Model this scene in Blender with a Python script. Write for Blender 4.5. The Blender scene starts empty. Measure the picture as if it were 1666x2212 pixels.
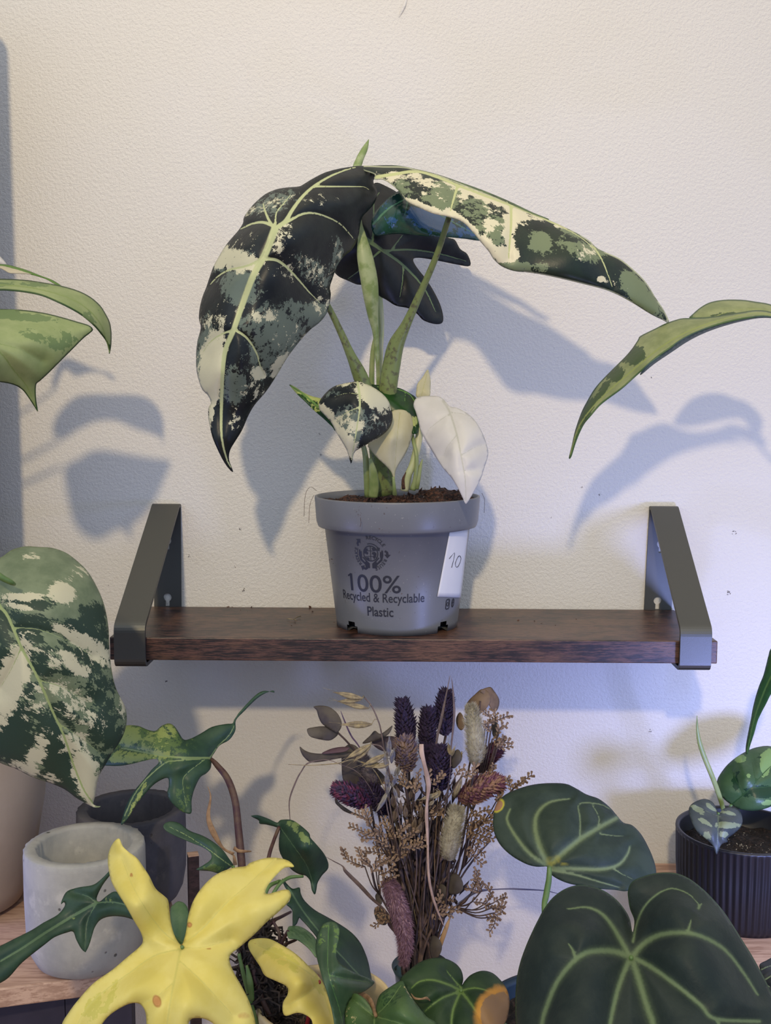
import bpy, math, random
import numpy as np
from mathutils import Vector, Matrix
from mathutils.geometry import delaunay_2d_cdt

# ------------------------------------------------------------------ camera, light, exposure
IMG_W, IMG_H = 1666, 2212
F_PX = 2383.0
CAM = Vector((0.0, -0.88, 1.40))
PITCH = math.radians(5.66)
SC = bpy.context.scene
COL = SC.collection
RND = random.Random(7)


def srgb(r, g, b):
    def f(c):
        c /= 255.0
        return c / 12.92 if c <= 0.04045 else ((c + 0.055) / 1.055) ** 2.4
    return (f(r), f(g), f(b), 1.0)


cam_data = bpy.data.cameras.new('camera')
cam = bpy.data.objects.new('camera', cam_data)
COL.objects.link(cam)
cam.location = CAM
cam.rotation_euler = (math.radians(90) - PITCH, 0, 0)
cam_data.sensor_fit = 'VERTICAL'
cam_data.sensor_height = 36.0
cam_data.lens = 36.0 * F_PX / IMG_H
cam_data.clip_start = 0.01
SC.camera = cam

SC.view_settings.view_transform = 'Standard'
SC.view_settings.look = 'None'
SC.view_settings.exposure = 0.1
SC.view_settings.gamma = 1.0
SC.view_settings.use_curve_mapping = False

world = bpy.data.worlds.new('world')
SC.world = world
world.use_nodes = True
wn = world.node_tree.nodes
bg = wn['Background']
# room light: warm bright ceiling above, cool daylight from the sides, dark floor below
_tc = wn.new('ShaderNodeTexCoord')
_sx = wn.new('ShaderNodeSeparateXYZ')
_cr = wn.new('ShaderNodeValToRGB')
_mr = wn.new('ShaderNodeMapRange')
_mr.inputs[1].default_value = -1.0
_l = world.node_tree.links
_l.new(_tc.outputs['Generated'], _sx.inputs[0])
_l.new(_sx.outputs['Z'], _mr.inputs[0])
_l.new(_mr.outputs[0], _cr.inputs[0])
_l.new(_cr.outputs[0], bg.inputs[0])
_e = _cr.color_ramp.elements
_e[0].position = 0.36; _e[0].color = (0.11, 0.11, 0.17, 1)
_e[1].position = 0.97; _e[1].color = (1.05, 0.96, 0.82, 1)
for _p, _c in ((0.50, (0.42, 0.53, 0.80, 1)), (0.64, (0.50, 0.62, 0.88, 1)), (0.84, (0.72, 0.76, 0.80, 1))):
    _n = _e.new(_p); _n.color = _c
bg.inputs[1].default_value = 1.2


def area_light(name, loc, target, size, power, color, shape='DISK', size_y=None, spread=180):
    l = bpy.data.lights.new(name, 'AREA')
    l.shape = shape
    l.size = size
    if size_y:
        l.size_y = size_y
    l.energy = power
    l.color = color
    l.spread = math.radians(spread)
    o = bpy.data.objects.new(name, l)
    COL.objects.link(o)
    o.location = loc
    d = Vector(target) - Vector(loc)
    o.rotation_euler = d.to_track_quat('-Z', 'Y').to_euler()
    return o


# warm ceiling lamp of the room, behind and above the viewer
area_light('ceiling_lamp', (-0.33, -2.8, 2.76), (0, 0, 1.85), 0.12, 7.6, (1.0, 0.80, 0.50), spread=75)
# violet-blue plant grow lights standing low to both sides
area_light('grow_light', (0.34, -0.42, 1.10), (0.30, 0.0, 1.13), 0.07, 0.75, (0.32, 0.40, 1.0), spread=125)
area_light('grow_light', (-0.46, -0.24, 1.08), (-0.27, 0.0, 1.10), 0.08, 0.45, (0.30, 0.34, 1.0), spread=120)

CP, SP = math.cos(PITCH), math.sin(PITCH)


def P(x, y, d):
    """point at distance d from the wall seen at photo position x, y"""
    u = (x - IMG_W / 2) / F_PX
    v = (IMG_H / 2 - y) / F_PX
    dx, dy, dz = u, CP + v * SP, -SP + v * CP
    t = (-d - CAM.y) / dy
    return Vector((CAM.x + dx * t, -d, CAM.z + dz * t))


def P_np(x, y, d):
    u = (x - IMG_W / 2) / F_PX
    v = (IMG_H / 2 - y) / F_PX
    dy = CP + v * SP
    dz = -SP + v * CP
    t = (-d - CAM.y) / dy
    return np.stack([CAM.x + u * t, -d, CAM.z + dz * t], axis=1)


def m_per_px(d):
    return (0.88 - d) / F_PX


def on_height(x, y, z):
    """point on the horizontal plane z seen at photo position x, y"""
    u = (x - IMG_W / 2) / F_PX
    v = (IMG_H / 2 - y) / F_PX
    dx, dy, dz = u, CP + v * SP, -SP + v * CP
    t = (z - CAM.z) / dz
    return Vector((dx * t, CAM.y + dy * t, z))


# ------------------------------------------------------------------ object helpers
def tag(o, label=None, cat=None, group=None, kind=None):
    if label: o['label'] = label
    if cat: o['category'] = cat
    if group: o['group'] = group
    if kind: o['kind'] = kind
    return o


def thing(name, loc, label, cat, group=None):
    o = bpy.data.objects.new(name, None)
    COL.objects.link(o)
    o.location = loc
    o.empty_display_size = 0.01
    o.matrix_world = Matrix.Translation(loc)
    tag(o, label, cat, group)
    return o


def world_origin(o):
    v = Vector((0, 0, 0))
    while o is not None:
        v += Vector(o.location)
        o = o.parent
    return v


def mesh_obj(name, verts, faces, mat, parent=None, origin=None, smooth=True, solid=0.0, mats=None, fmat=None):
    """verts in world coordinates"""
    base = world_origin(parent) if parent is not None else Vector(origin if origin is not None else (0, 0, 0))
    v = np.asarray(verts, dtype=float).reshape(-1, 3) - np.array(base)
    me = bpy.data.meshes.new(name)
    me.from_pydata(v.tolist(), [], [list(f) for f in faces])
    me.materials.append(mat)
    if mats:
        for m in mats: me.materials.append(m)
        me.polygons.foreach_set('material_index', fmat)
    if smooth:
        me.polygons.foreach_set('use_smooth', [True] * len(me.polygons))
    me.update()
    o = bpy.data.objects.new(name, me)
    COL.objects.link(o)
    if parent is not None:
        o.parent = parent
    else:
        o.location = base
    if solid:
        s = o.modifiers.new('thickness', 'SOLIDIFY')
        s.thickness = solid
        s.offset = -1
    return o


class MB:
    def __init__(self):
        self.v = []
        self.f = []

    def add(self, vs, fs):
        n = len(self.v)
        self.v.extend([tuple(p) for p in vs])
        self.f.extend([tuple(i + n for i in f) for f in fs])

    def box(self, lo, hi, rot=0.0, pivot=None):
        x0, y0, z0 = lo
        x1, y1, z1 = hi
        vs = [Vector(p) for p in ((x0, y0, z0), (x1, y0, z0), (x1, y1, z0), (x0, y1, z0),
                                  (x0, y0, z1), (x1, y0, z1), (x1, y1, z1), (x0, y1, z1))]
        if rot:
            pv = Vector(pivot)
            R = Matrix.Rotation(rot, 3, 'Z')
            vs = [R @ (p - pv) + pv for p in vs]
        self.add(vs, [(0, 3, 2, 1), (4, 5, 6, 7), (0, 1, 5, 4), (1, 2, 6, 5), (2, 3, 7, 6), (3, 0, 4, 7)])

    def build(self, name, mat, parent=None, **k):
        return mesh_obj(name, self.v, self.f, mat, parent, **k)


def bevel(o, w, seg=2):
    b = o.modifiers.new('bevel', 'BEVEL')
    b.width = w
    b.segments = seg
    b.limit_method = 'ANGLE'
    return o


def catmull(pts, n=8, closed=False):
    pts = [np.array(p, dtype=float) for p in pts]
    out = []
    N = len(pts)
    rng = N if closed else N - 1
    for i in range(rng):
        if closed:
            p0, p1, p2, p3 = pts[(i - 1) % N], pts[i], pts[(i + 1) % N], pts[(i + 2) % N]
        else:
            p1, p2 = pts[i], pts[i + 1]
            p0 = pts[i - 1] if i > 0 else 2 * p1 - p2
            p3 = pts[i + 2] if i + 2 < N else 2 * p2 - p1
        for k in range(n):
            t = k / n
            out.append(0.5 * ((2 * p1) + (-p0 + p2) * t + (2 * p0 - 5 * p1 + 4 * p2 - p3) * t * t
                              + (-p0 + 3 * p1 - 3 * p2 + p3) * t ** 3))
    if not closed:
        out.append(pts[-1])
    return np.array(out)


def frames(path):
    path = [Vector(p) for p in path]
    T = []
    for i in range(len(path)):
        a = path[max(i - 1, 0)]
        b = path[min(i + 1, len(path) - 1)]
        t = (b - a)
        T.append(t.normalized() if t.length > 1e-9 else Vector((0, 0, 1)))
    up = Vector((0, 1, 0)) if abs(T[0].y) < 0.9 else Vector((1, 0, 0))
    u = T[0].cross(up).normalized()
    out = []
    for t in T:
        u = (u - t * u.dot(t))
        u = u.normalized() if u.length > 1e-9 else t.orthogonal().normalized()
        out.append((t, u, t.cross(u)))
    return out


def tube_into(mb, path, radii, seg=10, flat=1.0):
    """path of world points, radii in metres; flat < 1 squashes the section"""
    fr = frames(path)
    vs, fs = [], []
    for p, r, (t, u, w) in zip(path, radii, fr):
        p = Vector(p)
        for k in range(seg):
            a = 2 * math.pi * k / seg
            vs.append(p + u * (math.cos(a) * r) + w * (math.sin(a) * r * flat))
    n = len(path)
    for i in range(n - 1):
        for k in range(seg):
            a, b = i * seg + k, i * seg + (k + 1) % seg
            fs.append((a, b, b + seg, a + seg))
    vs.append(Vector(path[0])); vs.append(Vector(path[-1]))
    c0, c1 = len(vs) - 2, len(vs) - 1
    for k in range(seg):
        fs.append((c0, (k + 1) % seg, k))
        fs.append((c1, (n - 1) * seg + k, (n - 1) * seg + (k + 1) % seg))
    mb.add(vs, fs)


def px_tube(name, pts, mat, parent=None, seg=10, n=6, flat=1.0, **k):
    """pts: (x, y, d, half width in photo pixels)"""
    c = catmull(pts, n)
    path = [P(x, y, d) for x, y, d, r in c]
    rad = [max(r, 0.05) * m_per_px(d) for x, y, d, r in c]
    mb = MB()
    tube_into(mb, path, rad, seg, flat)
    return mb.build(name, mat, parent, **k)


def lathe_faces(profile, center, seg=64, skip=None, wave=None):
    """profile: list of (r, z) world heights; returns verts, faces"""
    cx, cy = center
    vs, fs = [], []
    for i, (r, z) in enumerate(profile):
        for k in range(seg):
            a = 2 * math.pi * k / seg
            rr = r if wave is None else wave(i, r, a)
            vs.append((cx + rr * math.sin(a), cy - rr * math.cos(a), z))
    for i in range(len(profile) - 1):
        for k in range(seg):
            if skip and skip(i, 2 * math.pi * (k + .5) / seg):
                continue
            a, b = i * seg + k, i * seg + (k + 1) % seg
            fs.append((a, b, b + seg, a + seg))
    return vs, fs


def lathe(name, profile, center, mat, parent=None, seg=64, skip=None, wave=None, **k):
    vs, fs = lathe_faces(profile, center, seg, skip, wave)
    return mesh_obj(name, vs, fs, mat, parent, **k)


# ------------------------------------------------------------------ flat outline -> triangles
def in_poly(px, py, poly):
    x, y = poly[:, 0], poly[:, 1]
    inside = np.zeros(len(px), bool)
    j = len(poly) - 1
    for i in range(len(poly)):
        c = ((y[i] > py) != (y[j] > py))
        with np.errstate(divide='ignore', invalid='ignore'):
            xi = (x[j] - x[i]) * (py - y[i]) / (y[j] - y[i] + 1e-12) + x[i]
        inside ^= c & (px < xi)
        j = i
    return inside


def seg_dist(px, py, line, w=None):
    """distance of points to polyline; with w, distance divided by the local half width"""
    best = np.full(len(px), 1e9)
    for i in range(len(line) - 1):
        ax, ay = line[i][0], line[i][1]
        bx, by = line[i + 1][0], line[i + 1][1]
        dx, dy = bx - ax, by - ay
        L = dx * dx + dy * dy + 1e-9
        t = np.clip(((px - ax) * dx + (py - ay) * dy) / L, 0, 1)
        d = np.hypot(px - ax - t * dx, py - ay - t * dy)
        if w is not None:
            d = d / (w[i] + (w[i + 1] - w[i]) * t)
        best = np.minimum(best, d)
    return best


def fill2d(outer, holes=(), step=6.0, extra=None):
    loops = [np.asarray(outer)] + [np.asarray(h) for h in holes]
    pts, faces, n = [], [], 0
    for lp in loops:
        faces.append(list(range(n, n + len(lp))))
        pts.extend(lp.tolist())
        n += len(lp)
    o = loops[0]
    if step:
        x0, y0 = o.min(0); x1, y1 = o.max(0)
        gx, gy = [], []
        r = 0
        yy = y0
        while yy < y1:
            xs = np.arange(x0 + (step / 2 if r % 2 else 0), x1, step)
            gx.extend(xs); gy.extend([yy] * len(xs))
            yy += step * 0.866
            r += 1
        gx, gy = np.array(gx), np.array(gy)
        ok = in_poly(gx, gy, o)
        for h in loops[1:]:
            ok &= ~in_poly(gx, gy, h)
        gx, gy = gx[ok], gy[ok]
        if len(gx):
            dmin = np.full(len(gx), 1e9)
            for lp in loops:
                dmin = np.minimum(dmin, seg_dist(gx, gy, np.vstack([lp, lp[:1]])))
            ok = dmin > step * 0.4
            gx, gy = gx[ok], gy[ok]
            if extra is not None and len(extra):
                E = np.asarray(extra)
                E = E[in_poly(E[:, 0], E[:, 1], o)]
                if len(E):
                    E = E[seg_dist(E[:, 0], E[:, 1], np.vstack([o, o[:1]])) > 1.2]
                if len(E):
                    dm = np.min(np.hypot(gx[:, None] - E[None, :, 0], gy[:, None] - E[None, :, 1]), axis=1)
                    gx, gy = gx[dm > step * 0.5], gy[dm > step * 0.5]
                    pts.extend(E.tolist())
            pts.extend(zip(gx.tolist(), gy.tolist()))
    edges = []
    for f in faces:
        edges += [(f[i], f[(i + 1) % len(f)]) for i in range(len(f))]
    rv, re, rf, _, _, _ = delaunay_2d_cdt([Vector(p) for p in pts], edges, [], 0, 1e-5)
    V = np.array([(p.x, p.y) for p in rv])
    F = np.array([list(f) for f in rf if len(f) == 3])
    c = V[F].mean(1)
    ok = in_poly(c[:, 0], c[:, 1], o)
    for h in loops[1:]:
        ok &= ~in_poly(c[:, 0], c[:, 1], h)
    F = F[ok]
    used = np.unique(F)
    m = -np.ones(len(V), int)
    m[used] = np.arange(len(used))
    return V[used], m[F]


def tps(ctrl):
    c = np.array(ctrl, float)
    n = len(c)
    s = 100.0
    X = c[:, :2] / s
    def K(r2): return np.where(r2 > 1e-12, 0.5 * r2 * np.log(r2 + 1e-12), 0)
    if n < 3:
        v = c[:, 2].mean()
        return lambda x, y: np.full(len(x), v)
    D = ((X[:, None] - X[None]) ** 2).sum(2)
    A = np.zeros((n + 3, n + 3))
    A[:n, :n] = K(D) + np.eye(n) * 0.02
    A[:n, n] = 1; A[:n, n + 1:] = X
    A[n, :n] = 1; A[n + 1:, :n] = X.T
    b = np.zeros(n + 3); b[:n] = c[:, 2]
    w = np.linalg.lstsq(A, b, rcond=None)[0]
    def f(x, y):
        Q = np.stack([x, y], 1) / s
        D = ((Q[:, None] - X[None]) ** 2).sum(2)
        return K(D) @ w[:n] + w[n] + Q @ w[n + 1:]
    return f


def conv(pts, fr):
    ox, oy, s = fr
    return [(p[0] * s + ox, p[1] * s + oy) + tuple(p[2:]) for p in pts]


def blob_field(x, y, blobs, base):
    """highest of soft ellipses (cx, cy, rx, ry, angle, height); value about height inside, base outside"""
    v = np.full(len(x), base)
    for b in blobs:
        cx, cy, rx, ry = b[:4]
        ang = math.radians(b[4]) if len(b) > 4 else 0.0
        h = b[5] if len(b) > 5 else 0.5
        c, s = math.cos(ang), math.sin(ang)
        u = ((x - cx) * c + (y - cy) * s) / rx
        w = (-(x - cx) * s + (y - cy) * c) / ry
        e = np.sqrt(u * u + w * w)
        v = np.maximum(v, base + (h - base) * np.clip(1.5 - 0.75 * e, 0, 1))
    return v


def leaf(name, outline, depth, mat, parent=None, fr=(0, 0, 1), veins=(), cream=(), grey=(), spot=(),
         base=(-0.5, -0.5, -1.0), groove=0.0008, pillow=0.003, psize=22.0, curl=0.004, curl_px=14.0, wav=0.0,
         step=5.0, n=4, thick=0.0005, **k):
    """A leaf blade. outline, depth controls (x, y, metres from the wall), veins [(points, w0, w1)] and the
    patch ellipses share one drawing frame fr=(ox, oy, scale)."""
    s = fr[2]
    o2 = catmull(conv(outline, fr), n, closed=True)
    ex = []
    for pl, w0, w1 in veins:
        c = catmull(conv(pl, fr), 5)
        for i in range(len(c) - 1):
            L = np.hypot(*(c[i + 1] - c[i])); m = max(1, int(L / 3.0))
            for q in range(m):
                ex.append(c[i] + (c[i + 1] - c[i]) * q / m)
    if ex:
        ex = np.unique(np.round(np.array(ex) / 1.2), axis=0) * 1.2
    V, F = fill2d(o2, (), step, ex)
    x, y = V[:, 0], V[:, 1]
    D = tps(conv(depth, fr))(x, y)
    e = seg_dist(x, y, np.vstack([o2, o2[:1]]))
    vd = np.full(len(x), 9.0)
    vp = np.full(len(x), 1e3)
    for pl, w0, w1 in veins:
        c = catmull(conv(pl, fr), 5)
        t = np.linspace(0, 1, len(c))
        w = (w0 + (w1 - w0) * t) * s
        vd = np.minimum(vd, seg_dist(x, y, c, w))
        vp = np.minimum(vp, seg_dist(x, y, c))
    if len(veins):
        D = D - pillow * np.exp(-(vp / psize) ** 2) - groove * np.exp(-(vp / 6.0) ** 2)
    D = D - curl * np.exp(-e / curl_px)
    if wav:
        D = D + wav * np.sin(x * 0.045 + y * 0.02) * np.sin(y * 0.05 - x * 0.013)
    W = P_np(x, y, D)
    # faces turned to the room
    a, b, c = W[F[:, 0]], W[F[:, 1]], W[F[:, 2]]
    nrm = np.cross(b - a, c - a)
    if nrm[:, 1].sum() > 0:
        F = F[:, ::-1]
    ob = mesh_obj(name, W, F.tolist(), mat, parent, solid=thick, **k)
    me = ob.data
    cb = lambda bl: [((q[0] * s + fr[0]), (q[1] * s + fr[1]), q[2] * s, q[3] * s) + tuple(q[4:]) for q in bl]
    for nm, arr in (('vein', np.minimum(vd, 9.0)), ('cream', blob_field(x, y, cb(cream), base[0])),
                    ('grey', blob_field(x, y, cb(grey), base[1])), ('spot', blob_field(x, y, cb(spot), base[2])),
                    ('rim', e)):
        at = me.attributes.new(nm, 'FLOAT', 'POINT')
        at.data.foreach_set('value', arr.astype(np.float32))
    return ob


# ------------------------------------------------------------------ materials
class NT:
    def __init__(self, name):
        self.m = bpy.data.materials.new(name)
        self.m.use_nodes = True
        self.t = self.m.node_tree
        self.t.nodes.clear()
        self.out = self.t.nodes.new('ShaderNodeOutputMaterial')

    def n(self, typ, **k):
        nd = self.t.nodes.new(typ)
        for a, v in k.items():
            setattr(nd, a, v)
        return nd

    def l(self, a, b):
        self.t.links.new(a, b)

    def val(self, x, sock):
        if isinstance(x, (int, float, tuple)):
            sock.default_value = x
        else:
            self.l(x, sock)

    def math(self, op, a, b=0.0, c=None, clamp=False):
        nd = self.n('ShaderNodeMath', operation=op, use_clamp=clamp)
        self.val(a, nd.inputs[0]); self.val(b, nd.inputs[1])
        if c is not None: self.val(c, nd.inputs[2])
        return nd.outputs[0]

    def mix(self, f, a, b, mode='MIX'):
        nd = self.n('ShaderNodeMix', data_type='RGBA', blend_type=mode)
        self.val(f, nd.inputs[0]); self.val(a, nd.inputs[6]); self.val(b, nd.inputs[7])
        return nd.outputs[2]

    def coord(self, scale=(1, 1, 1), rot=(0, 0, 0), which='Object', typ='TEXTURE'):
        tc = self.n('ShaderNodeTexCoord')
        mp = self.n('ShaderNodeMapping', vector_type=typ)
        self.l(tc.outputs[which], mp.inputs[0])
        mp.inputs['Rotation'].default_value = rot
        mp.inputs['Scale'].default_value = scale
        return mp.outputs[0]

    def noise(self, vec, scale, detail=3, rough=0.5, dist=0.0):
        nd = self.n('ShaderNodeTexNoise')
        if vec is not None: self.l(vec, nd.inputs['Vector'])
        nd.inputs['Scale'].default_value = scale
        nd.inputs['Detail'].default_value = detail
        nd.inputs['Roughness'].default_value = rough
        nd.inputs['Distortion'].default_value = dist
        return nd.outputs[0]

    def attr(self, name):
        nd = self.n('ShaderNodeAttribute', attribute_name=name)
        return nd.outputs['Fac']

    def step(self, v, a, b):
        nd = self.n('ShaderNodeMapRange', interpolation_type='SMOOTHSTEP')
        self.val(v, nd.inputs[0])
        nd.inputs[1].default_value = a; nd.inputs[2].default_value = b
        return nd.outputs[0]

    def bump(self, h, strength, dist, normal=None):
        nd = self.n('ShaderNodeBump')
        nd.inputs['Strength'].default_value = strength
        nd.inputs['Distance'].default_value = dist
        self.l(h, nd.inputs['Height'])
        if normal is not None: self.l(normal, nd.inputs['Normal'])
        return nd.outputs[0]

    def bsdf(self, color, rough=0.5, spec=0.5, metal=0.0, normal=None, sheen=0.0, coat=0.0, trans=0.0, tcol=None, **k):
        b = self.n('ShaderNodeBsdfPrincipled')
        self.val(color, b.inputs['Base Color'])
        self.val(rough, b.inputs['Roughness'])
        b.inputs['Specular IOR Level'].default_value = spec
        b.inputs['Metallic'].default_value = metal
        b.inputs['Sheen Weight'].default_value = sheen
        b.inputs['Sheen Roughness'].default_value = 0.4
        b.inputs['Coat Weight'].default_value = coat
        if normal is not None: self.l(normal, b.inputs['Normal'])
        for kk, v in k.items():
            b.inputs[kk.replace('_', ' ')].default_value = v
        if trans:
            t = self.n('ShaderNodeBsdfTranslucent')
            self.val(tcol if tcol is not None else color, t.inputs[0])
            mx = self.n('ShaderNodeMixShader')
            mx.inputs[0].default_value = trans
            self.l(b.outputs[0], mx.inputs[1]); self.l(t.outputs[0], mx.inputs[2])
            self.l(mx.outputs[0], self.out.inputs[0])
        else:
            self.l(b.outputs[0], self.out.inputs[0])
        return self.m


def plain(name, color, rough=0.5, color2=None, ns=80, bump=0.0, bscale=400, bdist=0.0005, lo=0.35, hi=0.65, **k):
    t = NT(name)
    v = t.coord()
    c = color
    if color2:
        c = t.mix(t.step(t.noise(v, ns, 4, 0.6), lo, hi), color, color2)
    nrm = t.bump(t.noise(v, bscale, 3, 0.6), bump, bdist) if bump else None
    return t.bsdf(c, rough, normal=nrm, **k)


def leaf_mat(name, base, base2, vein=None, vsoft=0.25, vhalo=0.0, cream=None, grey=None, ns=130, na=1.1,
             streak=None, rot=0.0, rough=0.45, spec=0.4, trans=0.15, sheen=0.0, spot=None, spot2=None,
             speck=0.0, mns=60, rimcol=None, fine=0.15, vjit=0.3, tint=None, det=8, fsp=0.6):
    t = NT(name)
    v = t.coord()
    v2 = t.coord(scale=(streak, streak, 1) if streak else (1, 1, 1), rot=(0, rot, 0)) if streak is None else \
        t.coord(scale=(streak, 1, 1), rot=(0, rot, 0))
    c = t.mix(t.step(t.noise(v, mns, 5, 0.6), 0.35, 0.65), base, base2)
    # faint lateral ribbing of the blade
    fn = t.noise(v, 900, 2, 0.6)
    if rimcol:
        c = t.mix(t.step(t.attr('rim'), 3.5, 1.5), c, rimcol)
    if grey:
        g = t.math('MULTIPLY_ADD', t.math('SUBTRACT', t.noise(v2, ns, det, 0.68), 0.5), na * 2.2, t.attr('grey'))
        g = t.math('MULTIPLY_ADD', t.math('SUBTRACT', t.noise(v2, ns * 5, 3, 0.6), 0.5), fsp, g)
        c = t.mix(t.step(g, -0.02, 0.03), c, grey)
    if cream:
        vv = t.n('ShaderNodeVectorMath', operation='ADD')
        t.l(v2, vv.inputs[0]); vv.inputs[1].default_value = (3.1, 1.7, 5.2)
        g = t.math('MULTIPLY_ADD', t.math('SUBTRACT', t.noise(vv.outputs[0], ns * 0.85, det, 0.68), 0.5), na * 2.2, t.attr('cream'))
        g = t.math('MULTIPLY_ADD', t.math('SUBTRACT', t.noise(vv.outputs[0], ns * 6, 3, 0.6), 0.5), fsp, g)
        c = t.mix(t.step(g, -0.02, 0.03), c, cream)
        if speck:
            s = t.noise(v2, ns * 4, 3, 0.6)
            c = t.mix(t.step(s, 0.72 - speck, 0.75 - speck), c, cream)
    if vein:
        vj = t.math('MULTIPLY_ADD', t.math('SUBTRACT', t.noise(v, 500, 3, 0.6), 0.5), vjit * 2, t.attr('vein'))
        if vhalo:
            c = t.mix(t.math('MULTIPLY', t.step(vj, 3.2, 0.6), vhalo), c, vein)
        c = t.mix(t.step(vj, 1 + vsoft, 1 - vsoft), c, vein)
    if spot:
        sj = t.math('MULTIPLY_ADD', t.math('SUBTRACT', t.noise(v, 120, 4, 0.6), 0.5), 0.6, t.attr('spot'))
        c = t.mix(t.step(sj, -0.45, 0.0), c, spot)
        if spot2:
            c = t.mix(t.step(sj, 0.1, 0.2), c, spot2)
    nrm = t.bump(t.math('MULTIPLY_ADD', fn, 0.3, t.noise(v, 160, 3, 0.5)), fine, 0.0006)
    return t.bsdf(c, rough, spec=spec, normal=nrm, sheen=sheen, trans=trans)
# ------------------------------------------------------------------ surfaces
def wall_material():
    t = NT('painted_plaster')
    v = t.coord(which='Object')
    big = t.noise(v, 2.2, 3, 0.5)
    c = t.mix(t.step(big, 0.3, 0.7), srgb(214, 210, 201), srgb(219, 215, 206))
    sm = t.noise(v, 60, 4, 0.6)
    c = t.mix(t.math('MULTIPLY', t.step(sm, 0.6, 0.75), 0.15), c, srgb(196, 188, 180))
    n1 = t.noise(v, 420, 3, 0.55)
    n2 = t.noise(v, 1100, 2, 0.6)
    h = t.math('MULTIPLY_ADD', n2, 0.45, n1)
    nrm = t.bump(h, 0.55, 0.0012)
    return t.bsdf(c, 0.42, spec=0.45, normal=nrm)


def board_material(name, dark, mid, light, k=1.0, rough=0.42, spec=0.5, sc=1.0, bum=0.3, ys=1.0):
    t = NT(name)
    v = t.coord(scale=(12.0, ys, 1))
    v3 = t.coord(scale=(16.0, ys, 1))
    a = t.noise(v, 620 * sc, 6, 0.7)
    b = t.noise(v3, 1500 * sc, 3, 0.7)
    w = t.noise(t.coord(scale=(2.5, 1, 1)), 22 * sc, 4, 0.6)
    c = t.mix(t.step(a, 0.42, 0.58), dark, mid)
    c = t.mix(t.math('MULTIPLY', t.step(w, 0.45, 0.62), 0.55 * k), c, light)
    c = t.mix(t.math('MULTIPLY', t.step(b, 0.52, 0.6), 0.75), c, dark)
    nrm = t.bump(b, bum, 0.0004)
    return t.bsdf(c, rough, spec=spec, normal=nrm)


def concrete_material(name, c1, c2, c3):
    t = NT(name)
    v = t.coord()
    c = t.mix(t.step(t.noise(v, 28, 6, 0.65), 0.35, 0.65), c1, c2)
    c = t.mix(t.math('MULTIPLY', t.step(t.noise(v, 70, 5, 0.6), 0.58, 0.7), 0.5), c, c3)
    vo = t.n('ShaderNodeTexVoronoi', feature='F1')
    t.l(v, vo.inputs['Vector']); vo.inputs['Scale'].default_value = 110
    hole = t.math('MULTIPLY', t.step(vo.outputs['Distance'], 0.16, 0.10), t.step(t.noise(v, 40, 1, 0.5), 0.55, 0.6))
    c = t.mix(t.math('MULTIPLY', hole, 0.8), c, srgb(60, 58, 58))
    nrm = t.bump(t.noise(v, 300, 4, 0.6), 0.25, 0.0006)
    nrm = t.bump(t.math('SUBTRACT', 1.0, hole), 0.6, 0.001, nrm)
    return t.bsdf(c, 0.75, spec=0.25, normal=nrm)


M_WALL = wall_material()
M_BOARD = board_material('rustic_board', srgb(24, 16, 16), srgb(84, 56, 47), srgb(112, 80, 60), rough=0.38, spec=0.5, sc=1.5, ys=3.0)
M_STRAP = plain('black_powder_coat', srgb(92, 92, 88), 0.45, bump=0.12, bscale=1400, metal=0.85)
M_PINE = board_material('pine', srgb(152, 118, 98), srgb(190, 156, 134), srgb(208, 178, 156), k=0.8, rough=0.5,
                        sc=0.35, bum=0.15)
M_DARKWOOD = board_material('dark_wood', srgb(30, 22, 26), srgb(52, 38, 42), srgb(64, 48, 50), k=0.5, sc=0.4)
M_CONC = concrete_material('concrete', srgb(146, 146, 142), srgb(166, 164, 158), srgb(188, 184, 176))
M_CONC_SHADED = concrete_material('shaded_concrete', srgb(72, 71, 78), srgb(88, 86, 90), srgb(110, 106, 104))  # concrete darkened to paint in the shade on the rear pot
M_BEIGE = plain('beige_glaze', srgb(176, 160, 144), 0.55, srgb(166, 150, 134), ns=14, bump=0.15, bscale=500)
M_BLACKPOT = plain('black_plastic', srgb(22, 22, 28), 0.42, spec=0.5)
M_PANEL = plain('slate_panel', srgb(70, 72, 80), 0.6)
M_SOIL_D = plain('dark_soil', srgb(26, 20, 20), 0.95, srgb(58, 46, 42), ns=420, lo=0.5, hi=0.62, bump=1.0, bscale=600, bdist=0.003)

# ------------------------------------------------------------------ the setting
mb = MB(); mb.box((-1.6, 0.0, -0.2), (1.6, 0.10, 2.7))
w = mb.build('wall_back', M_WALL, origin=(0, 0, 0), smooth=False)
tag(w, kind='structure')
mb = MB(); mb.box((-1.6, -3.4, -0.25), (1.6, 0.0, -0.2))
fl = mb.build('floor', M_PINE, origin=(0, 0, -0.2), smooth=False)
tag(fl, kind='structure')

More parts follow.
